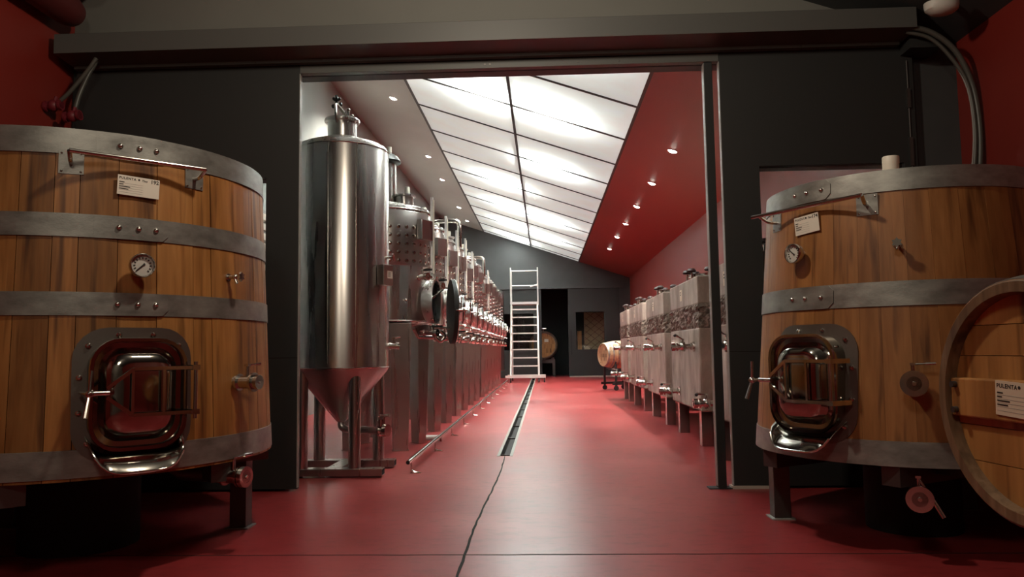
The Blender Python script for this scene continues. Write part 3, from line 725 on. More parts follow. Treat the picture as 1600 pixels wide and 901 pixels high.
# right vat
v2, rad2 = oak_vat('smaller right oak vat with three steel hoops and evenly toned staves, behind the barrel', (2.1123, 4.6242, 0), 1.95, 0.456, 0.7272, 0.081,
    [(1.835, 1.95, -139.4), (1.2435, 1.370, -138.4), (0.456, 0.578, None)], -148.5,
    [-190, -181, -172, -163.5, -156, -147, -138.5, -129, -121.5, -112, -103], 'oak_right', (-1.8, 1.716, 0.165, 0.10, R(4)), '174', 1.775, 23.5, -112.5,
    dict(seed=11, gap=0.03, rivets=(-9.0, -2.2, 5.0), standoff=0.115, over=(0.05, 0.0), gauge=(-4.3, 1.555, 0.055, R(140)), sample_z=1.555, side_z=0.865, side_r=0.062,
         side_lever=(1, 0.03, 0.0), out_r=0.90, out_da=0, out_z=0.315, out_face=0.062, out_lever=(0.55, -1, 0.2), out_len=0.21, man_z=0.855,
         legs=[(-0.68, 0.26), (0.56, 0.5), (0.66, -0.30)]))
# fermentation vent on the right vat
vt = thing('fermentation_vent', 'cream plastic slotted vent cap standing on top of the right oak vat', 'vent', (2.1123+0.60*math.cos(R(-116)), 4.6242+0.60*math.sin(R(-116)), 1.932))
bm = BM(); lathe(bm, [(0.042, 0.0), (0.042, 0.07), (0.036, 0.07), (0.036, 0.0)], 24, a0=R(-30), a1=R(310), caps=(False, False)); lathe(bm, [(0.001, 0.11), (0.040, 0.11), (0.042, 0.105), (0.042, 0.068), (0.036, 0.068), (0.001, 0.07)], 24); obj('cap', bm, 'white_plastic', vt)
bm = BM(); lathe(bm, [(0.03, 0), (0.03, 0.08)], 16); obj('inner_tube', bm, 'black_plastic', vt)

# ------------------------------------------------------------------ front barrel on its rack
bx = thing('oak_barrel', 'honey-coloured oak barrel on the right edge, its head and white card towards the aisle', 'barrel', (1.171, 1.968, 0.903), R(188))
# local +X = outward normal of the near head; local Y, Z in the head plane
def barrel_profile(L_, rh, rbl):
    return [(x, rh+(rbl-rh)*(1-(2*x/L_-1)**2)) for x in [L_*i/10 for i in range(11)]]
def make_barrel(parent, L_, rh, rbl, nst, wood_s, wood_h, chime, hoops, full=True):
    """barrel along local -X from the origin (head centre)"""
    bp = barrel_profile(L_, rh, rbl); r0 = random.Random(2)
    for k in range(nst):
        A0, A1 = 2*PI*k/nst+0.004, 2*PI*(k+1)/nst-0.004; bm = BM(); rings = []
        for x, r in bp:
            ri = r-0.028; am = (A0+A1)/2
            rings.append([(-x, ro*math.cos(a), ro*math.sin(a)) for ro, a in ((r, A0), (r, am), (r, A1), (ri, A1), (ri, am), (ri, A0))])
        loft(bm, rings); obj('stave', bm, wood_s, parent)
    # chime bevel ring
    bm = BM()
    Mx = ROT(R(90), 4, 'Y')
    lathe(bm, [(rh+0.001, -0.002), (rh-0.004, 0.003), (rh-0.030, 0.003), (rh-0.036, -0.034), (rh-0.028, -0.04)], 64, Mx); obj('chime', bm, chime, parent)
    hr = rh-0.033
    edges = [-hr, -hr*0.62, -hr*0.27, hr*0.10, hr*0.42, hr*0.72, hr]
    for z0, z1 in zip(edges, edges[1:]):
        bm = BM(); pts = []
        n = 10
        up = [(math.sqrt(max(0, hr*hr-z*z)), z) for z in [z0+0.001+(z1-z0-0.002)*i/n for i in range(n+1)]]
        poly = [(y, z) for y, z in up] + [(-y, z) for y, z in reversed(up)]
        poly = [p for i, p in enumerate(poly) if i == 0 or (abs(p[0]-poly[i-1][0])+abs(p[1]-poly[i-1][1])) > 1e-5]
        loft(bm, [[(h, y, z) for y, z in poly] for h in (-0.052, -0.028)]); obj('head_plank', bm, wood_h, parent, smooth=False)
    bm = BM(); lathe(bm, [(0.001, -L_+0.03), (hr, -L_+0.03), (hr, -L_+0.05), (0.001, -L_+0.05)], 40, Mx, caps=(True, True)); obj('rear_head', bm, wood_h, parent)
    for x0, x1 in hoops:
        f = lambda x: rh+(rbl-rh)*(1-(2*x/L_-1)**2)
        bm = BM(); lathe(bm, [(f(x0), -x0), (f(x0)+0.003, -x0), (f(x1)+0.003, -x1), (f(x1), -x1)], 64, Mx); obj('hoop', bm, 'hoop_steel', parent)
    return hr
hr = make_barrel(bx, 0.95, 0.305, 0.365, 26, 'oak_barrel', 'oak_barrel', 'oak_chime', ((0.005, 0.045), (0.12, 0.16), (0.27, 0.305), (0.645, 0.68), (0.79, 0.83), (0.905, 0.945)))
bm = BM(); n = 10; y_ = math.sqrt(hr*hr-0.05**2)-0.002
loft(bm, [[(-0.0285, y, -0.054), (-0.0085, y, -0.052), (-0.0085, y, 0.052), (-0.0285, y, 0.054)] for y in (-y_, -y_*0.5, 0, y_*0.5, y_)]); cb = obj('cross_bar', bm, 'oak_barrel', bx, smooth=False, bevel=0.004)
for z in (-0.035, 0.035):
    for s in (-1, 1):
        bm = BM(); cyl(bm, (-0.0085, s*(y_-0.02), z), (0.004, s*(y_-0.02), z), 0.009, n=10); obj('peg', bm, 'dark_steel', cb)
# card frame on the head: u = viewer's right
Mh = Matrix(((0, 0, 1, -0.008), (1, 0, 0, 0.0), (0, 1, 0, 0), (0, 0, 0, 1)))
id_card(bx, Mh @ T(-0.005, 0.004, 0) @ ROT(R(-3), 4, 'Z'), 0.165, 0.088, '#1908', 'paper_aged', '')
rk = thing('barrel_rack', 'black steel rack carrying the oak barrel at the right edge', 'rack', (1.171, 1.968, 0), R(188))
for x in (-0.20, -0.75):
    bm = BM(); rr = 0.305+(0.365-0.305)*(1-(2*abs(x)/0.95-1)**2)+0.004
    arc = [(x, rr*math.sin(a), 0.903-rr*math.cos(a)) for a in [R(-38+76*i/12) for i in range(13)]]
    tube(bm, [(p[0], p[1], p[2]-0.022) for p in arc], 0.018, 8); obj('cradle', bm, 'post_black', rk)
    for s in (-1, 1):
        bm = BM(); y = s*rr*math.sin(R(38)); z = 0.903-rr*math.cos(R(38))-0.02
        box(bm, x-0.02, x+0.02, y-0.02, y+0.02, 0, z); obj('leg', bm, 'post_black', rk, smooth=False)
for s in (-1, 1):
    bm = BM(); box(bm, -0.80, -0.15, s*0.21-0.015, s*0.21+0.015, 0.05, 0.09); obj('rail', bm, 'post_black', rk, smooth=False)

# ------------------------------------------------------------------ conical fermenter behind the left door
cf = thing('conical_fermenter', 'tall conical-bottomed steel fermenter on round legs, just behind the left edge of the doorway', 'tank', (-1.81, 6.80, 0))
RB = 0.418
bm = BM(); lathe(bm, [(RB, 0.915), (RB, 2.86), (RB-0.02, 2.895), (RB-0.06, 2.915), (0.15, 2.99), (0.13, 2.995)], 64); bd = obj('body', bm, 'tank_steel', cf)
for a in (-91.7, -58.3, 150, 60):
    bm = BM(); M = surf(R(a), 1.9, RB); box(bm, -0.004, 0.004, -0.95, 0.95, -0.002, 0.0025, M); obj('weld_seam', bm, 'chrome', bd, smooth=False)
for z in (0.918, 2.855):
    bm = BM(); tube(bm, [((RB+0.001)*math.cos(2*PI*i/64), (RB+0.001)*math.sin(2*PI*i/64), z) for i in range(64)], 0.006, 6, closed=True); obj('rim_seam', bm, 'chrome', bd)
bm = BM(); lathe(bm, [(RB, 0.915), (RB-0.015, 0.885), (0.055, 0.46), (0.035, 0.44)], 64, caps=(False, True)); obj('cone', bm, 'tank_steel_dark', cf)
bm = BM(); lathe(bm, [(0.13, 2.97), (0.13, 3.13), (0.155, 3.135), (0.16, 3.15), (0.155, 3.165), (0.12, 3.165), (0.12, 2.98)], 40); nk = obj('neck', bm, 'tank_steel', cf)
bm = BM(); lathe(bm, [(0.001, 3.178), (0.10, 3.176), (0.150, 3.168), (0.150, 3.160)], 36, caps=(True, False)); obj('lid', bm, 'chrome', nk)
bm = BM(); tube(bm, bez([(-0.01, -0.14, 3.10), (-0.02, -0.155, 3.20), (-0.03, -0.12, 3.27), (-0.04, -0.05, 3.30)], 4), 0.013, 8); tube(bm, [(0.06, 0.0, 3.18), (-0.05, -0.05, 3.315)], 0.016, 8); ar = obj('lid_arm', bm, 'chrome', cf)
bm = BM()
for k in range(5):
    a = 2*PI*k/5; ball(bm, (-0.04+0.026*math.cos(a), -0.05+0.026*math.sin(a), 3.345), 0.015, n=8)
cyl(bm, (-0.04, -0.05, 3.29), (-0.04, -0.05, 3.38), 0.014, n=8); ball(bm, (-0.06, -0.08, 3.27), 0.02, n=8); ball(bm, (-0.01, -0.03, 3.30), 0.02, n=8); obj('star_knob', bm, 'black_plastic', ar)
bm = BM(); cyl(bm, (0.06, -0.02, 3.17), (0.06, -0.02, 3.25), 0.012, n=8); ball(bm, (0.06, -0.02, 3.25), 0.018); ball(bm, (0.10, -0.03, 3.19), 0.016); obj('air_valve', bm, 'chrome', nk)
M = surf(R(-20), 1.72, RB)
bm = BM(); box(bm, -0.075, 0.075, -0.09, 0.09, 0.0, 0.07, M); ib = obj('instrument_box', bm, 'leg_steel', cf, smooth=False, bevel=0.004)
bm = BM(); box(bm, -0.02, 0.062, -0.03, 0.035, 0.07, 0.072, M); pc = obj('identity_card', bm, 'paper', ib, smooth=False, label='small white printed card')
bm = BM()
for k in range(4): box(bm, -0.014, 0.03, 0.022-0.012*k, 0.026-0.012*k, 0.072, 0.0726, M)
obj('text_line', bm, 'ink', pc, smooth=False)
M = surf(R(2), 1.10, RB); ball_valve('racking_valve', cf, M, 0.10, 0.026, 0.034, (0.5, 0.2, 1), 0.06)
M = surf(R(-4), 1.89, RB); bm = BM(); cyl(bm, (0, 0, -0.01), (0, 0, 0.05), 0.012, n=10, M=M); lathe(bm, [(0.001, 0.05), (0.035, 0.05), (0.035, 0.062), (0.001, 0.062)], 16, M, caps=(True, True)); obj('sample_tap', bm, 'chrome', cf)
bm = BM(); tube(bm, bez([(0, 0, 0.455), (0.005, -0.01, 0.40), (0.06, -0.03, 0.375), (0.20, -0.08, 0.375), (0.36, -0.13, 0.375)], 6), 0.030, 14); dp = obj('drain_pipe', bm, 'tank_steel_dark', cf)
Mv = T(0.36, -0.13, 0.375) @ ROT(R(-20), 4, 'Z') @ ROT(R(90), 4, 'Y') @ ROT(R(90), 4, 'Z')
bm = BM(); cyl(bm, (0, 0, 0), (0, 0, 0.06), 0.035, n=16, M=Mv); cyl(bm, (0, 0, 0.012), (0, 0, 0.024), 0.055, n=20, M=Mv); cyl(bm, (0, 0, 0.06), (0, 0, 0.095), 0.055, n=20, M=Mv); obj('drain_valve', bm, 'chrome', cf)
bm = BM(); cyl(bm, (0.41, -0.15, 0.42), (0.41, -0.15, 0.50), 0.012, n=8); cyl(bm, (0.38, -0.14, 0.50), (0.46, -0.17, 0.505), 0.014, n=8); cyl(bm, (0.385, -0.15, 0.41), (0.385, -0.15, 0.47), 0.03, n=12); obj('drain_lever', bm, 'chrome', cf)
for (x, y) in ((0.185, -0.265), (0.275, 0.26), (-0.27, 0.26), (-0.27, -0.265)):
    bm = BM(); cyl(bm, (x, y, 0.07), (x, y, 0.92), 0.052, n=20); obj('leg', bm, 'leg_steel', cf)
for y in (-0.265, 0.26):
    bm = BM(); box(bm, -0.42, 0.43, y-0.06, y+0.06, 0.015, 0.075); obj('foot_beam', bm, 'leg_steel', cf, smooth=False, bevel=0.003)
    bm = BM(); box(bm, 0.4302, 0.4312, y-0.05, y+0.05, 0.023, 0.067); obj('beam_end', bm, 'black_void', cf, smooth=False)
bm = BM(); box(bm, -0.06, 0.06, -0.205, 0.20, 0.015, 0.075); obj('tie_beam', bm, 'leg_steel', cf, smooth=False)
for x in (-0.3, -0.38):
    bm = BM(); cyl(bm, (x, -0.265, 0.0), (x, -0.265, 0.016), 0.04, n=12); obj('foot_pad', bm, 'black_rubber', cf)

# ------------------------------------------------------------------ row of jacketed steel tanks
def steel_tank(label, y, r, ztop, variant, jz0, jz1, column=True):
    t = thing('steel_tank', label, 'tank', (-1.80 if r > 0.48 else -1.76, y, 0), 0, 'jacketed steel tanks along the left side')
    zb = 1.375
    bm = BM(); lathe(bm, [(0.001, zb-0.10), (r*0.5, zb-0.07), (r-0.03, zb-0.012), (r, zb), (r, ztop-0.05), (r-0.012, ztop-0.02), (r-0.06, ztop), (0.12, ztop+0.09), (0.001, ztop+0.10)], 56, caps=(True, True)); bd = obj('body', bm, 'tank_steel', t)
    for z in (zb+0.006, ztop-0.06):
        bm = BM(); tube(bm, [((r+0.002)*math.cos(2*PI*i/56), (r+0.002)*math.sin(2*PI*i/56), z) for i in range(56)], 0.009, 6, closed=True); obj('rim_seam', bm, 'chrome', bd)
    # dimpled cooling jacket
    bm = BM(); lathe(bm, [(r, jz0), (r+0.008, jz0+0.012), (r+0.008, jz1-0.012), (r, jz1)], 56); jk = obj('cooling_jacket', bm, 'tank_steel_dark', t)
    bm = BM(); nrow = max(2, int((jz1-jz0-0.06)/0.092)); ncol = int(2*PI*r/0.093)
    for k in range(ncol):
        a = 2*PI*k/ncol
        if math.cos(a-R(-60)) < -0.35: continue
        for j in range(nrow):
            lathe(bm, [(0.024, 0.0), (0.020, 0.006), (0.008, 0.009), (0.001, 0.0095)], 8, surf(a, jz0+0.05+0.092*j, r+0.008), caps=(False, True))
    obj('dimple', bm, 'chrome', jk, kind='stuff')
    # hatch necks on top
    bm = BM(); lathe(bm, [(0.10, ztop-0.02), (0.10, ztop+0.13), (0.125, ztop+0.135), (0.125, ztop+0.155), (0.001, ztop+0.165)], 28, T(0.24*r/0.52, -0.05, 0), caps=(False, True)); hn = obj('hatch_neck', bm, 'tank_steel', t)
    bm = BM(); lathe(bm, [(0.032, ztop+0.15), (0.032, ztop+0.24), (0.028, ztop+0.25), (0.001, ztop+0.25)], 16, T(0.27*r/0.52, -0.05, 0), caps=(False, True)); obj('vent_cap', bm, 'white_plastic', hn, label='white plastic vent cap')
    if variant == 'tall_neck':
        bm = BM(); lathe(bm, [(0.115, ztop+0.0), (0.115, ztop+0.52)], 28, T(0.03, -0.05, 0)); tn = obj('tall_neck', bm, 'tank_steel', t)
        bm = BM(); lathe(bm, [(0.118, ztop+0.51), (0.165, ztop+0.53), (0.17, ztop+0.55), (0.13, ztop+0.61), (0.06, ztop+0.645), (0.001, ztop+0.65)], 32, T(0.03, -0.05, 0), caps=(False, True)); obj('domed_lid', bm, 'black_plastic', tn, label='black domed lid')
        bm = BM(); lathe(bm, [(0.032, ztop+0.62), (0.032, ztop+0.71), (0.001, ztop+0.715)], 14, T(0.07, -0.08, 0), caps=(False, True)); obj('vent_cap', bm, 'white_plastic', tn, label='white plastic vent cap')
        bm = BM(); tube(bm, bez([(-0.12, -0.1, ztop+0.56), (-0.16, -0.14, ztop+0.68), (-0.13, -0.12, ztop+0.72)], 4), 0.014, 8); tube(bm, bez([(-0.08, -0.1, ztop+0.60), (-0.10, -0.14, ztop+0.70), (-0.06, -0.12, ztop+0.74)], 4), 0.014, 8); obj('lid_handle', bm, 'chrome', tn)
    if variant == 'over_pipe':
        pts = bez([(-0.05, 0, ztop+0.05), (-0.05, -0.02, ztop+0.32), (0.0, -0.03, ztop+0.39), (0.12, -0.06, ztop+0.41), (0.34, -0.1, ztop+0.41), (0.42, -0.1, ztop+0.36), (0.43, -0.1, ztop+0.1), (r-0.05, -0.05, ztop-0.25)], 5)
        bm = BM(); tube(bm, pts, 0.035, 12); obj('overhead_pipe', bm, 'chrome', t)
    # level column and instrument box
    if column:
        bm = BM(); M = surf(R(-4), 0, r)
        box(bm, -0.028, 0.028, jz0-0.05, ztop+0.13, 0.02, 0.045, M)
        for z in (jz0+0.02, (jz0+ztop)/2, ztop-0.05): box(bm, -0.02, 0.02, z-0.015, z+0.015, 0.0, 0.03, M)
        lc = obj('level_column', bm, 'aluminium', t, smooth=False)
        bm = BM(); cyl(bm, (0, jz0-0.06, 0.05), (0, ztop+0.10, 0.05), 0.010, n=8, M=M); obj('sight_tube', bm, 'white_plastic', lc)
    M = surf(R(-27), jz1-0.20, r+0.008); bm = BM(); box(bm, -0.10, 0.10, -0.11, 0.11, 0.0, 0.075, M); obj('control_box', bm, 'leg_steel', t, smooth=False, bevel=0.004)
    # sample tap
    M = surf(R(-55), 1.60, r); bm = BM(); cyl(bm, (0, 0, -0.01), (0, 0, 0.05), 0.010, n=8, M=M); ball(bm, (0, 0, 0.05), 0.018, M, n=8); cyl(bm, (0, 0, 0.05), (0, -0.04, 0.06), 0.007, n=8, M=M); obj('sample_tap', bm, 'chrome', t)
    # manway towards the aisle
    opened = variant == 'tall_neck'
    M = surf(R(-7 if opened else 12), 1.60 if opened else 1.66, r); g = 1.0 if opened else 0.8; a_, b_ = 0.20*g, 0.25*g
    el = lambda da, h, MM=M: [xf(MM, ((a_+da)*math.cos(2*PI*i/36), (b_+da)*math.sin(2*PI*i/36), h)) for i in range(36)]
    bm = BM(); loft(bm, [el(0, -0.10), el(0, 0.075), el(0.015, 0.08), el(0.015, 0.09), el(-0.015, 0.09), el(-0.015, -0.10)], loop=True); mw = obj('manway', bm, 'tank_steel', t)
    if opened:
        bm = BM(); loft(bm, [el(-0.017, 0.02), el(-0.10, 0.02)]); obj('manway_hole', bm, 'black_void', mw)
        Md = M @ T(0.06, -0.11, 0.26) @ ROT(R(24), 4, 'Y') @ Matrix.Diagonal((1.25, 1.35, 1, 1))
    else: Md = M @ T(0, 0, 0.092)
    bm = BM(); loft(bm, [el(0.015, 0.014, Md), el(0.015, 0.022, Md), el(-0.01, 0.03, Md), el(-0.05, 0.045, Md), el(-0.10, 0.052, Md), el(-0.15, 0.053, Md)]); obj('door', bm, 'chrome', mw)
    bm = BM(); loft(bm, [el(0.017, -0.03 if opened else 0.0, Md), el(0.017, 0.015, Md)]); obj('gasket', bm, 'black_rubber', mw)
    bm = BM(); box(bm, -a_-0.06, a_+0.05, -0.012, 0.012, 0.056, 0.07, Md); cyl(bm, (-a_-0.04, 0, -0.02), (-a_-0.04, 0, 0.10), 0.011, n=8, M=Md); obj('clamp_arm', bm, 'chrome', mw)
    bm = BM()
    if opened: cyl(bm, (-0.19, 0.02, 0.07), (-0.10, 0.13, 0.19), 0.011, n=8, M=M)
    else: cyl(bm, (-a_-0.06, -0.08, 0.19), (-a_-0.02, 0.08, 0.20), 0.010, n=8, M=M)
    obj('clamp_handle', bm, 'chrome', mw)
    bm = BM(); tube(bm, bez([(0.10, -b_-0.03, 0.02), (0.10, -b_-0.04, 0.16), (0.08, -b_-0.06, 0.27 if opened else 0.14)], 4), 0.014, 8, M); obj('hinge_arm', bm, 'chrome', mw)
    if opened:
        bm = BM(); tube(bm, bez([(0.0, -b_-0.02, 0.03), (0.0, -b_-0.13, 0.06), (0.03, -b_-0.19, 0.12), (0.05, -b_-0.13, 0.16), (0.03, -b_-0.08, 0.12)], 5), 0.022, 10, M); obj('hinge_spring', bm, 'chrome', mw)
    # drain valves and pipes towards the aisle at two heights
    for phi, z, s in ((-32, 1.86, 0.8), (-22, 1.25, 1.0)):
        M = surf(R(phi), z, r-0.03); vv = ball_valve('racking_valve', t, M, 0.20*s, 0.028, 0.042, (0.2, 0.3, 1), 0.11)
        bm = BM(); box(bm, -0.013, 0.013, 0.06, 0.082, 0.13*s, 0.26*s, M); obj('black_grip', bm, 'black_plastic', vv, smooth=False)
    M = surf(R(28), 1.21, 0.35); bm = BM(); tube(bm, [(0, 0.1, 0), (0, 0, 0.05), (0, 0, 0.30)], 0.028, 10, M); cyl(bm, (0, 0, 0.24), (0, 0, 0.26), 0.048, n=14, M=M); cyl(bm, (0, 0, 0.28), (0, 0, 0.33), 0.048, n=14, M=M); obj('drain_pipe', bm, 'chrome', t)
    # four folded-plate legs
    for a in (-55, 42, 138, 228):
        M = surf(R(a), 0, r-0.10) ; M = M @ ROT(R(-22 if a == -55 else 0), 4, 'Y')
        bm = BM(); tp, bt = 0.12, 0.08
        loft(bm, [[xf(M, p) for p in ((-bt, 0.006, -0.02), (bt, 0.006, -0.02), (bt, 0.006, 0.075), (-bt, 0.006, 0.075))], [xf(M, p) for p in ((-tp, zb+0.0, -0.05), (tp, zb+0.0, -0.05), (tp, zb-0.02, 0.105), (-tp, zb-0.02, 0.105))]])
        lg = obj('leg', bm, 'leg_steel', t, smooth=False, bevel=0.004)
        bm = BM(); box(bm, -bt-0.01, bt+0.01, 0, 0.008, -0.03, 0.085, M); obj('foot_plate', bm, 'chrome', lg, smooth=False)
    return t
P1 = steel_tank('first jacketed steel tank behind the conical fermenter, with a black domed lid and open door', 8.60, 0.52, 2.66, 'tall_neck', 1.98, 2.58)
P2 = steel_tank('second jacketed steel tank from the doorway, with a closed manway and flat top', 9.85, 0.52, 2.66, 'plain', 1.92, 2.56)
P3 = steel_tank('fourth jacketed steel tank from the doorway, a pipe bend arching over its top', 12.25, 0.48, 2.72, 'over_pipe', 1.95, 2.62)
P4 = steel_tank('sixth jacketed steel tank from the doorway, slightly taller than the ones before it', 14.65, 0.51, 2.84, 'plain', 1.75, 2.74, False)
for src, y, lab in ((P2, 11.05, 'third jacketed steel tank from the doorway, right before the one with the pipe bend'),
                    (P2, 13.45, 'fifth jacketed steel tank from the doorway, right after the first pipe bend'),
                    (P4, 15.9, 'seventh jacketed steel tank from the doorway, between two plain tall tanks'),
                    (P3, 17.2, 'eighth jacketed steel tank from the doorway, under the second overhead pipe bend'),
                    (P4, 18.5, 'ninth jacketed steel tank from the doorway, right after the second pipe bend'),
                    (P4, 19.8, 'tenth jacketed steel tank from the doorway, left of the white ladder'),
                    (P4, 21.1, 'third last jacketed steel tank before the far wall'),
                    (P4, 22.4, 'second last jacketed steel tank before the far wall'),
                    (P4, 23.7, 'last jacketed steel tank of the row, nearest the far wall')):
    c = copy_tree(src); c.location = (src.location.x, y, 0); c['label'] = lab
# closed dark-topped tank at the end of the row
et = thing('storage_tank', 'plain round-shouldered dark tank standing past the end of the steel tank row', 'tank', (-2.0, 26.4, 0))
bm = BM(); lathe(bm, [(0.62, 0.35), (0.62, 2.95), (0.58, 3.08), (0.45, 3.16), (0.001, 3.2)], 48); obj('body', bm, 'tank_steel_dark', et)
bm = BM(); lathe(bm, [(0.60, 0.36), (0.1, 0.25), (0.001, 0.25)], 40); obj('bottom_dish', bm, 'tank_steel_dark', et)
bm = BM(); lathe(bm, [(0.09, 3.17), (0.09, 3.24), (0.11, 3.25), (0.001, 3.27)], 20, T(0.2, -0.2, 0)); obj('hatch', bm, 'chrome', et)
for a in (45, 135, 225, 315):
    bm = BM(); x, y = 0.5*math.cos(R(a)), 0.5*math.sin(R(a)); cyl(bm, (x, y, 0), (x, y, 0.42), 0.04, n=12); obj('leg', bm, 'leg_steel', et)

# floor rail along the tanks
rl = thing('floor_rail', 'long low stainless pipe rail on small feet along the front of the steel tanks', 'rail', (-1.172, 6.55, 0))
bm = BM(); cyl(bm, (0, 0, 0.115), (-0.012, 18.0, 0.115), 0.020, n=14); obj('pipe', bm, 'chrome', rl)
bm = BM(); cyl(bm, (0, -0.002, 0.115), (0, 0.004, 0.115), 0.016, n=14); obj('pipe_mouth', bm, 'black_void', rl)
for i in range(13):
    y = 0.17+1.45*i; x = -0.012*y/18.0
    bm = BM(); cyl(bm, (x, y, 0.004), (x, y, 0.10), 0.008, n=8); box(bm, x-0.01, x+0.085, y-0.02, y+0.02, 0.0, 0.006); tube(bm, [(x, y, 0.03), (x+0.03, y, 0.01), (x+0.07, y, 0.008)], 0.006, 6); obj('foot', bm, 'chrome', rl)
ps = thing('pipe_stub', 'short loose steel pipe with dark clamp ends lying by the near tank leg', 'pipe', (-1.33, 9.02, 0.045))
bm = BM(); cyl(bm, (-0.10, 0, 0), (0.11, 0, 0), 0.032, n=16); obj('pipe', bm, 'aluminium', ps)
for x in (-0.105, 0.105):
    bm = BM(); cyl(bm, (x-0.012, 0, 0), (x+0.012, 0, 0), 0.045, n=16); obj('clamp', bm, 'chrome', ps)

# ------------------------------------------------------------------ concrete vats on the right
def concrete_body(x1, w_, zb, zt, mat, bev, jitter=0.0):
    bm = BM(); box(bm, 0, x1, 0, w_, zb, zt); return bm
def concrete_vat(label, y, w_, seed, zt=1.815):
    t = thing('concrete_vat', label, 'vat', (1.63, y, 0), 0, 'concrete vats along the right wall')
    D = 1.45; r0 = random.Random(seed)
    for nm, z0, z1 in (('lower_body', 0.375, 1.262), ('upper_body', 1.508, zt)):
        bm = BM(); box(bm, 0, D, 0, w_, z0, z1); obj(nm, bm, 'concrete', t, smooth=False, bevel=0.018)
    # rough aggregate band: front and both sides, broken surface
    bm = BM(); nu, nv = 46, 9
    path = [(D, w_)] + [(0.0+D*(1-i/nu), w_) for i in range(1, nu)] + [(0, w_*(1-i/nu)) for i in range(nu+1)] + [(D*i/nu, 0) for i in range(1, nu+1)]
    cols = []
    for (x, yy) in path:
        col = []
        for j in range(nv+1):
            k = r0.uniform(-0.016, 0.020) if 0 < j < nv else -0.004
            nx = -1 if x < 1e-6 else 0; ny = -1 if yy < 1e-6 else (1 if yy > w_-1e-6 else 0)
            col.append(bm.verts.new((x+nx*k, yy+ny*k, 1.255+(1.515-1.255)*j/nv+(r0.uniform(-0.006, 0.006) if 0 < j < nv else 0))))
        cols.append(col)
    for a, b in zip(cols, cols[1:]):
        for j in range(nv): bm.faces.new((a[j], b[j], b[j+1], a[j+1]))
    obj('rough_band', bm, 'rough_stone', t, smooth=False)
    # hatch with knobs on top
    hx, hy = 0.33, w_*0.36
    bm = BM(); lathe(bm, [(0.26, zt-0.01), (0.26, zt+0.035), (0.29, zt+0.04), (0.29, zt+0.06), (0.22, zt+0.075), (0.001, zt+0.085)], 36, T(hx, hy, 0), caps=(False, True)); ht = obj('hatch', bm, 'polished', t)
    for i in range(4):
        a = R(120+i*42); x, yy = hx+0.31*math.cos(a), hy+0.31*math.sin(a)
        bm = BM(); cyl(bm, (x, yy, zt-0.005), (x, yy, zt+0.10), 0.012, n=8); obj('swing_bolt', bm, 'chrome', ht)
        bm = BM(); lathe(bm, [(0.001, zt+0.075), (0.045, zt+0.08), (0.052, zt+0.10), (0.035, zt+0.125), (0.001, zt+0.13)], 12, T(x, yy, 0), caps=(True, True)); obj('knob', bm, 'knob_dark', ht, label='dark round knob')
    bm = BM(); box(bm, -0.004, 0.0, w_*0.55-0.055, w_*0.55+0.055, 1.60, 1.73); cd = obj('identity_card', bm, 'paper_aged', t, smooth=False, label='yellowed number card')
    bm = BM()
    for z in (1.70, 1.672): box(bm, -0.0046, -0.004, w_*0.55-0.03, w_*0.55+0.03, z-0.007, z+0.007)
    obj('text_line', bm, 'ink', cd, smooth=False)
    # valves towards the aisle
    for vy, vz, lv in ((0.26, 1.06, (0.1, 0.6, 1)), (min(1.25, w_-0.3), 0.53, (0.2, 0.1, 1))):
        M = T(0, vy, vz) @ Matrix(((0, 0, -1, 0), (-1, 0, 0, 0), (0, 1, 0, 0), (0, 0, 0, 1)))
        vv = ball_valve('tap_valve', t, M, 0.25, 0.030, 0.046, lv, 0.10, 0.009)
        bm = BM(); ball(bm, (0, 0, 0.125), 0.046, M, n=12); cyl(bm, (0, -0.05, 0.125), (0, 0.05, 0.125), 0.024, n=10, M=M); obj('valve_ball', bm, 'chrome', vv)
        bm = BM(); cyl(bm, (0, 0, 0.0), (0, 0, 0.012), 0.055, n=16, M=M); obj('wall_flange', bm, 'chrome', vv)
        bm = BM(); e = Vector((0, 0.051+0.02, 0.125))+Vector(lv).normalized()*0.10; ball(bm, e, 0.017, M, n=8); obj('lever_knob', bm, 'black_plastic', vv)
    # steel legs
    for x in (0.03, D-0.15):
        for yy in (0.16, w_-0.30):
            bm = BM(); box(bm, x, x+0.12, yy, yy+0.12, 0, 0.38); obj('leg', bm, 'leg_steel' if x < 0.1 else 'dark_steel', t, smooth=False, bevel=0.004)
    bm = BM(); box(bm, 0.3, D-0.2, w_*0.5-0.06, w_*0.5+0.06, 0.29, 0.38); obj('cross_beam', bm, 'dark_steel', t, smooth=False)
    return t
Y0, PITCHV = 8.2, 2.35
for k, w_, lab in ((-1, 1.76, 'concrete vat nearest the doorway, half hidden behind the black guide post'), (0, 1.80, 'concrete vat fully in view, directly left of the black guide post'),
                   (1, 1.80, 'concrete vat in the middle of the row, third from the doorway'), (2, 1.86, 'fourth concrete vat from the doorway'),
                   (3, 1.35, 'narrow concrete vat farthest from the doorway, beside the small barrel')):
    concrete_vat(lab, Y0+PITCHV*k if k >= 0 else 6.15, w_ if k >= 0 else 1.46, 20+k)

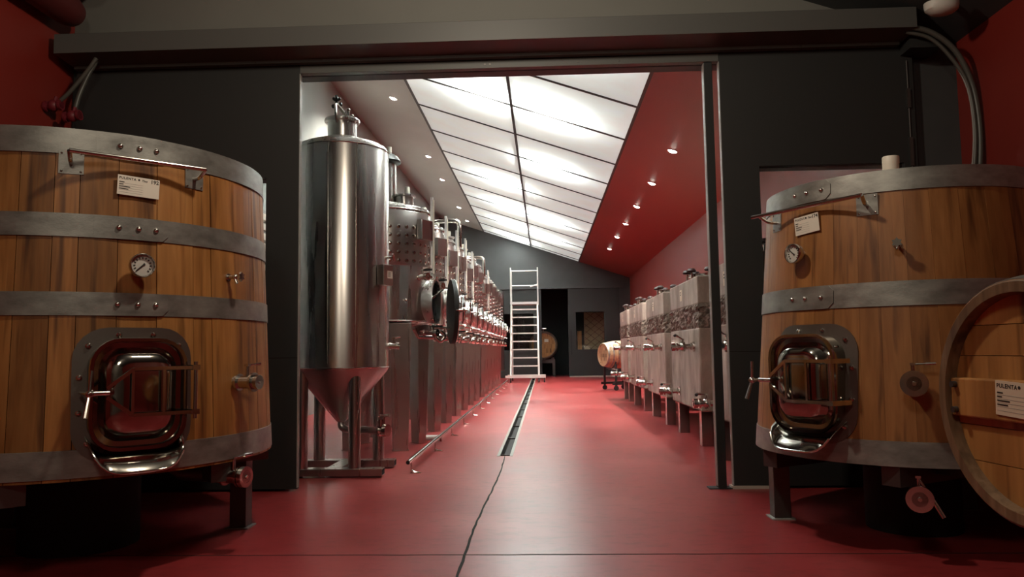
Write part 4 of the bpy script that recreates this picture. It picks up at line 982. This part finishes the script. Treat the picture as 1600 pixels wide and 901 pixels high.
# ------------------------------------------------------------------ far end of the hall
def far_barrel(loc, rz, label):
    b = thing('wine_barrel', label, 'barrel', loc, rz)
    make_barrel(b, 0.95, 0.29, 0.355, 20, 'oak_pale', 'oak_pale', 'oak_pale', ((0.004, 0.05), (0.13, 0.17), (0.28, 0.315), (0.635, 0.67), (0.78, 0.82), (0.90, 0.946)))
    return b
far_barrel((1.48, 19.75, 0.90), R(180+24), 'pale oak barrel past the last concrete vat, lying with its head to the aisle')
fr = thing('barrel_rack', 'low black wheeled rack under the pale barrel at the far end', 'rack', (1.48, 19.75, 0), R(204))
for x in (-0.2, -0.75):
    rr = 0.29+(0.355-0.29)*(1-(2*abs(x)/0.95-1)**2)+0.006
    bm = BM(); tube(bm, [(x, (rr+0.025)*math.sin(a), 0.90-(rr+0.025)*math.cos(a)) for a in [R(-60+120*i/12) for i in range(13)]], 0.022, 8); obj('cradle', bm, 'post_black', fr)
    for s in (-1, 1):
        bm = BM(); box(bm, x-0.025, x+0.025, s*0.3-0.02, s*0.3+0.02, 0.12, 0.66); obj('leg', bm, 'post_black', fr, smooth=False)
        bm = BM(); cyl(bm, (x, s*0.3-0.02, 0.06), (x, s*0.3+0.02, 0.06), 0.06, n=14); obj('wheel', bm, 'black_rubber', fr)
for s in (-1, 1):
    bm = BM(); box(bm, -0.85, -0.1, s*0.3-0.02, s*0.3+0.02, 0.14, 0.20); obj('rail', bm, 'post_black', fr, smooth=False)
# round cask beyond the far doorway
cask = thing('oak_cask', 'round-headed brown oak cask standing in the dark room beyond the far doorway', 'barrel', (-0.045, 30.15, 1.22), R(-90))
make_barrel(cask, 1.0, 0.50, 0.57, 24, 'oak_barrel', 'oak_barrel', 'oak_chime', ((0.005, 0.05), (0.14, 0.18), (0.8, 0.84)))
bm = BM(); box(bm, -0.028, -0.022, 0.04, 0.20, 0.13, 0.24); obj('identity_card', bm, 'paper', cask, smooth=False, label='small white card on the head')
bm = BM(); cyl(bm, (-0.25, 0.0, 0.53), (-0.25, 0, 0.66), 0.05, n=12); cyl(bm, (-0.25, -0.12, 0.66), (-0.25, 0.12, 0.66), 0.035, n=10); obj('bung_fitting', bm, 'chrome', cask)
ck = thing('cask_stand', 'dark stand under the brown cask in the far room', 'stand', (-0.045, 30.15, 0))
for y in (0.25, 0.75):
    bm = BM(); box(bm, -0.45, 0.45, y-0.05, y+0.05, 0.52, 0.66); obj('beam', bm, 'dark_steel', ck, smooth=False)
    for x in (-0.4, 0.4):
        bm = BM(); box(bm, x-0.05, x+0.05, y-0.05, y+0.05, 0.0, 0.52); obj('leg', bm, 'dark_steel', ck, smooth=False)
        bm = BM(); z = 1.22-math.sqrt(0.58**2-0.36**2); prism(bm, [(-0.05, 0.64), (0.05, 0.64), (0.05, z-0.03), (-0.05, z-0.03)], y-0.05, y+0.05, T(x*0.9, 0, 0) @ ROT(R(90), 4, 'X') @ Matrix.Scale(-1, 4, (0, 0, 1))); obj('chock', bm, 'dark_steel', ck, smooth=False)
# golden lattice seen through the far door window
lt = thing('lattice_screen', 'dull golden lattice screen behind the window of the far right door', 'screen', (2.0, 30.6, 0))
bm = BM(); box(bm, -0.42, 0.42, -0.02, 0.02, 0.95, 2.5); obj('backing', bm, 'gold_lattice', lt, smooth=False)
for s in (-1, 1):
    for k in range(-3, 4):
        bm = BM(); M = T(0, -0.03, 1.72+k*0.26) @ ROT(R(38*s), 4, 'Y'); box(bm, -0.5, 0.5, -0.008, 0.008, -0.012, 0.012, M)
        obj('lattice_bar', bm, 'oak_chime', lt, smooth=False)
oc = thing('oak_post', 'narrow upright oak post seen through the left edge of the far door window', 'post', (1.36, 29.9, 0))
bm = BM(); box(bm, -0.075, 0.075, -0.05, 0.05, 0.0, 1.75); obj('shaft', bm, 'oak_barrel', oc, smooth=False)

# warehouse ladder
ld = thing('platform_ladder', 'white aluminium platform ladder with handrails straddling the floor drain at the far end', 'ladder', (-0.655, 25.0, 0))
LW = 0.455
for s in (-1, 1):
    bm = BM(); tube(bm, [(s*LW, -0.10, 0.14), (s*(LW-0.02), 0.75, 2.62)], 0.030, 8); obj('stile', bm, 'aluminium', ld)
    bm = BM(); tube(bm, [(s*LW, 1.45, 0.14), (s*(LW-0.02), 1.40, 2.62)], 0.025, 8); obj('rear_leg', bm, 'aluminium', ld)
    bm = BM(); tube(bm, [(s*LW, 0.76, 2.62), (s*(LW), 0.76, 3.82)], 0.022, 8); tube(bm, [(s*LW, 1.42, 2.62), (s*LW, 1.42, 3.78)], 0.022, 8); tube(bm, [(s*LW, 0.76, 3.78), (s*LW, 1.42, 3.78)], 0.020, 8); obj('handrail', bm, 'aluminium', ld)
for i in range(8):
    z = 0.53+0.267*i; y = -0.10+0.85*(z-0.14)/2.48
    bm = BM(); box(bm, -LW+0.02, LW-0.02, y-0.06, y+0.06, z-0.020, z+0.020); obj('step', bm, 'aluminium', ld, smooth=False)
bm = BM(); box(bm, -LW-0.02, LW+0.02, 0.70, 1.45, 2.58, 2.66); obj('platform', bm, 'aluminium', ld, smooth=False)
for z, y in ((3.77, 1.42), (3.26, 1.42)):
    bm = BM(); cyl(bm, (-LW, y, z), (LW, y, z), 0.020, n=8); obj('guard_bar', bm, 'aluminium', ld)
bm = BM(); tube(bm, [(LW, 0.76, 3.24), (LW-0.25, 0.80, 3.17)], 0.022, 8); obj('safety_latch', bm, 'aluminium', ld)
bm = BM(); box(bm, -LW-0.17, LW+0.22, -0.14, -0.06, 0.15, 0.23); obj('base_bar', bm, 'aluminium', ld, smooth=False)
bm = BM(); box(bm, -LW-0.17, LW+0.22, 1.40, 1.48, 0.15, 0.21); obj('rear_base_bar', bm, 'aluminium', ld, smooth=False)
for x in (-LW, LW, LW+0.18):
    for y in (-0.10, 1.44):
        bm = BM(); cyl(bm, (x-0.02, y, 0.06), (x+0.02, y, 0.06), 0.06, n=14); cyl(bm, (x, y, 0.10), (x, y, 0.16), 0.02, n=8); obj('castor', bm, 'black_rubber', ld)

# white slatted shutter on the hall's left wall, seen through the left door window
sh = thing('slatted_shutter', 'white slatted shutter on the grey left wall, glimpsed beside the left oak vat', 'shutter', (HL+0.02, 10.9, 0))
bm = BM(); box(bm, -0.02, 0.0, -1.3, 1.3, 1.2, 3.1); obj('backing', bm, 'frame_edge', sh, smooth=False)
for k in range(13):
    bm = BM(); z = 1.30+0.14*k; box(bm, 0.0, 0.05, -1.28, 1.28, z-0.045, z+0.045, T(0, 0, 0)); obj('slat', bm, 'white_plastic', sh, smooth=False)
for s in (-1, 1):
    bm = BM(); box(bm, 0, 0.06, s*1.3-0.04, s*1.3+0.04, 1.2, 3.1); obj('side_rail', bm, 'aluminium', sh, smooth=False)

# ------------------------------------------------------------------ pipes, hoses, lamp high in the front room
for x, z, r, lab in ((-3.655, 3.73, 0.125, 'lower dark red insulated pipe high along the left red wall'), (-3.50, 4.02, 0.125, 'upper dark red insulated pipe in the top left corner')):
    t = thing('insulated_pipe', lab, 'pipe', (x, 0, z), 0)
    bm = BM(); lathe(bm, [(r, 1.5), (r, -5.55), (r*0.97, -5.63), (r*0.8, -5.70), (r*0.4, -5.735), (0.001, -5.74)], 28, ROT(R(90), 4, 'X'), caps=(True, True)); obj('jacket', bm, 'red_pipe', t)
    for y in (2.2, 4.6):
        bm = BM(); lathe(bm, [(r+0.002, -y-0.02), (r+0.006, -y-0.02), (r+0.006, -y+0.02), (r+0.002, -y+0.02)], 28, ROT(R(90), 4, 'X')); obj('pipe_band', bm, 'red_iron', t)
hl = thing('hose_pair', 'two grey hoses dropping from the track casing to dark red fittings, upper left', 'hose', (0, 0, 0))
hl.location = (-3.65, 5.62, 2.90)
def rel(pts, o): return [tuple(Vector(p)-Vector(o)) for p in pts]
o_ = hl.location
bm = BM(); tube(bm, rel(bez([(-3.40, 5.60, 3.33), (-3.46, 5.60, 3.24), (-3.60, 5.60, 3.07), (-3.70, 5.60, 2.98)], 5), o_), 0.016, 10); obj('hose', bm, 'hose_grey', hl)
bm = BM(); tube(bm, rel(bez([(-3.47, 5.72, 3.36), (-3.53, 5.70, 3.22), (-3.58, 5.68, 3.06), (-3.60, 5.66, 2.92)], 5), o_), 0.018, 10); obj('hose', bm, 'hose_grey', hl)
for (a, b) in (((-3.79, 5.60, 2.96), (-3.66, 5.60, 2.97)), ((-3.66, 5.64, 2.885), (-3.54, 5.64, 2.90))):
    bm = BM(); a, b = Vector(a)-o_, Vector(b)-o_; cyl(bm, a, b, 0.030, n=12); ball(bm, (a+b)/2, 0.045, n=10); cyl(bm, (a+b)/2, (a+b)/2+Vector((0.02, 0, 0.07)), 0.014, n=8); cyl(bm, a, a+(b-a)*0.15, 0.042, n=12); cyl(bm, b, b-(b-a)*0.15, 0.042, n=12); obj('red_fitting', bm, 'red_iron', hl, label='dark red pipe fitting')
hrh = thing('cable_hoses', 'dark hoses arching from the right end of the track casing down the red wall', 'hose', (3.1, 5.65, 2.2))
o_ = hrh.location
for k, (dx, dz, r, m) in enumerate(((0, 0, 0.020, 'hose_grey'), (-0.032, -0.03, 0.014, 'hose_grey'), (-0.045, 0.0, 0.006, 'frame_edge'))):
    pts = [(2.72, 5.62+0.03*k, 3.39+dz), (2.88, 5.60+0.03*k, 3.33+dz), (3.04+dx, 5.60+0.02*k, 3.19+dz), (3.155+dx, 5.62, 2.95), (3.192+dx, 5.62, 2.66), (3.180+dx*1.2, 5.62, 2.36), (3.15+dx*1.6, 5.66, 2.0), (3.15+dx, 5.66, 1.2)]
    bm = BM(); tube(bm, rel(bez(pts, 6), o_), r, 10); obj('hose' if k < 2 else 'cable', bm, m, hrh)
cl = thing('ceiling_lamp', 'small unlit oval white lamp under the dark ceiling, top right', 'lamp', (2.83, 5.35, 3.40))
bm = BM(); lathe(bm, [(0.001, -0.045), (0.06, -0.035), (0.085, -0.01), (0.09, 0.02), (0.09, 0.04), (0.001, 0.04)], 24, Matrix.Scale(1.3, 4, (1, 0, 0)), caps=(True, True)); obj('shade', bm, 'dial_white', cl)
bm = BM(); cyl(bm, (0, 0, 0.04), (0, 0, 0.17), 0.03, n=12); obj('stem', bm, 'dark_steel', cl)
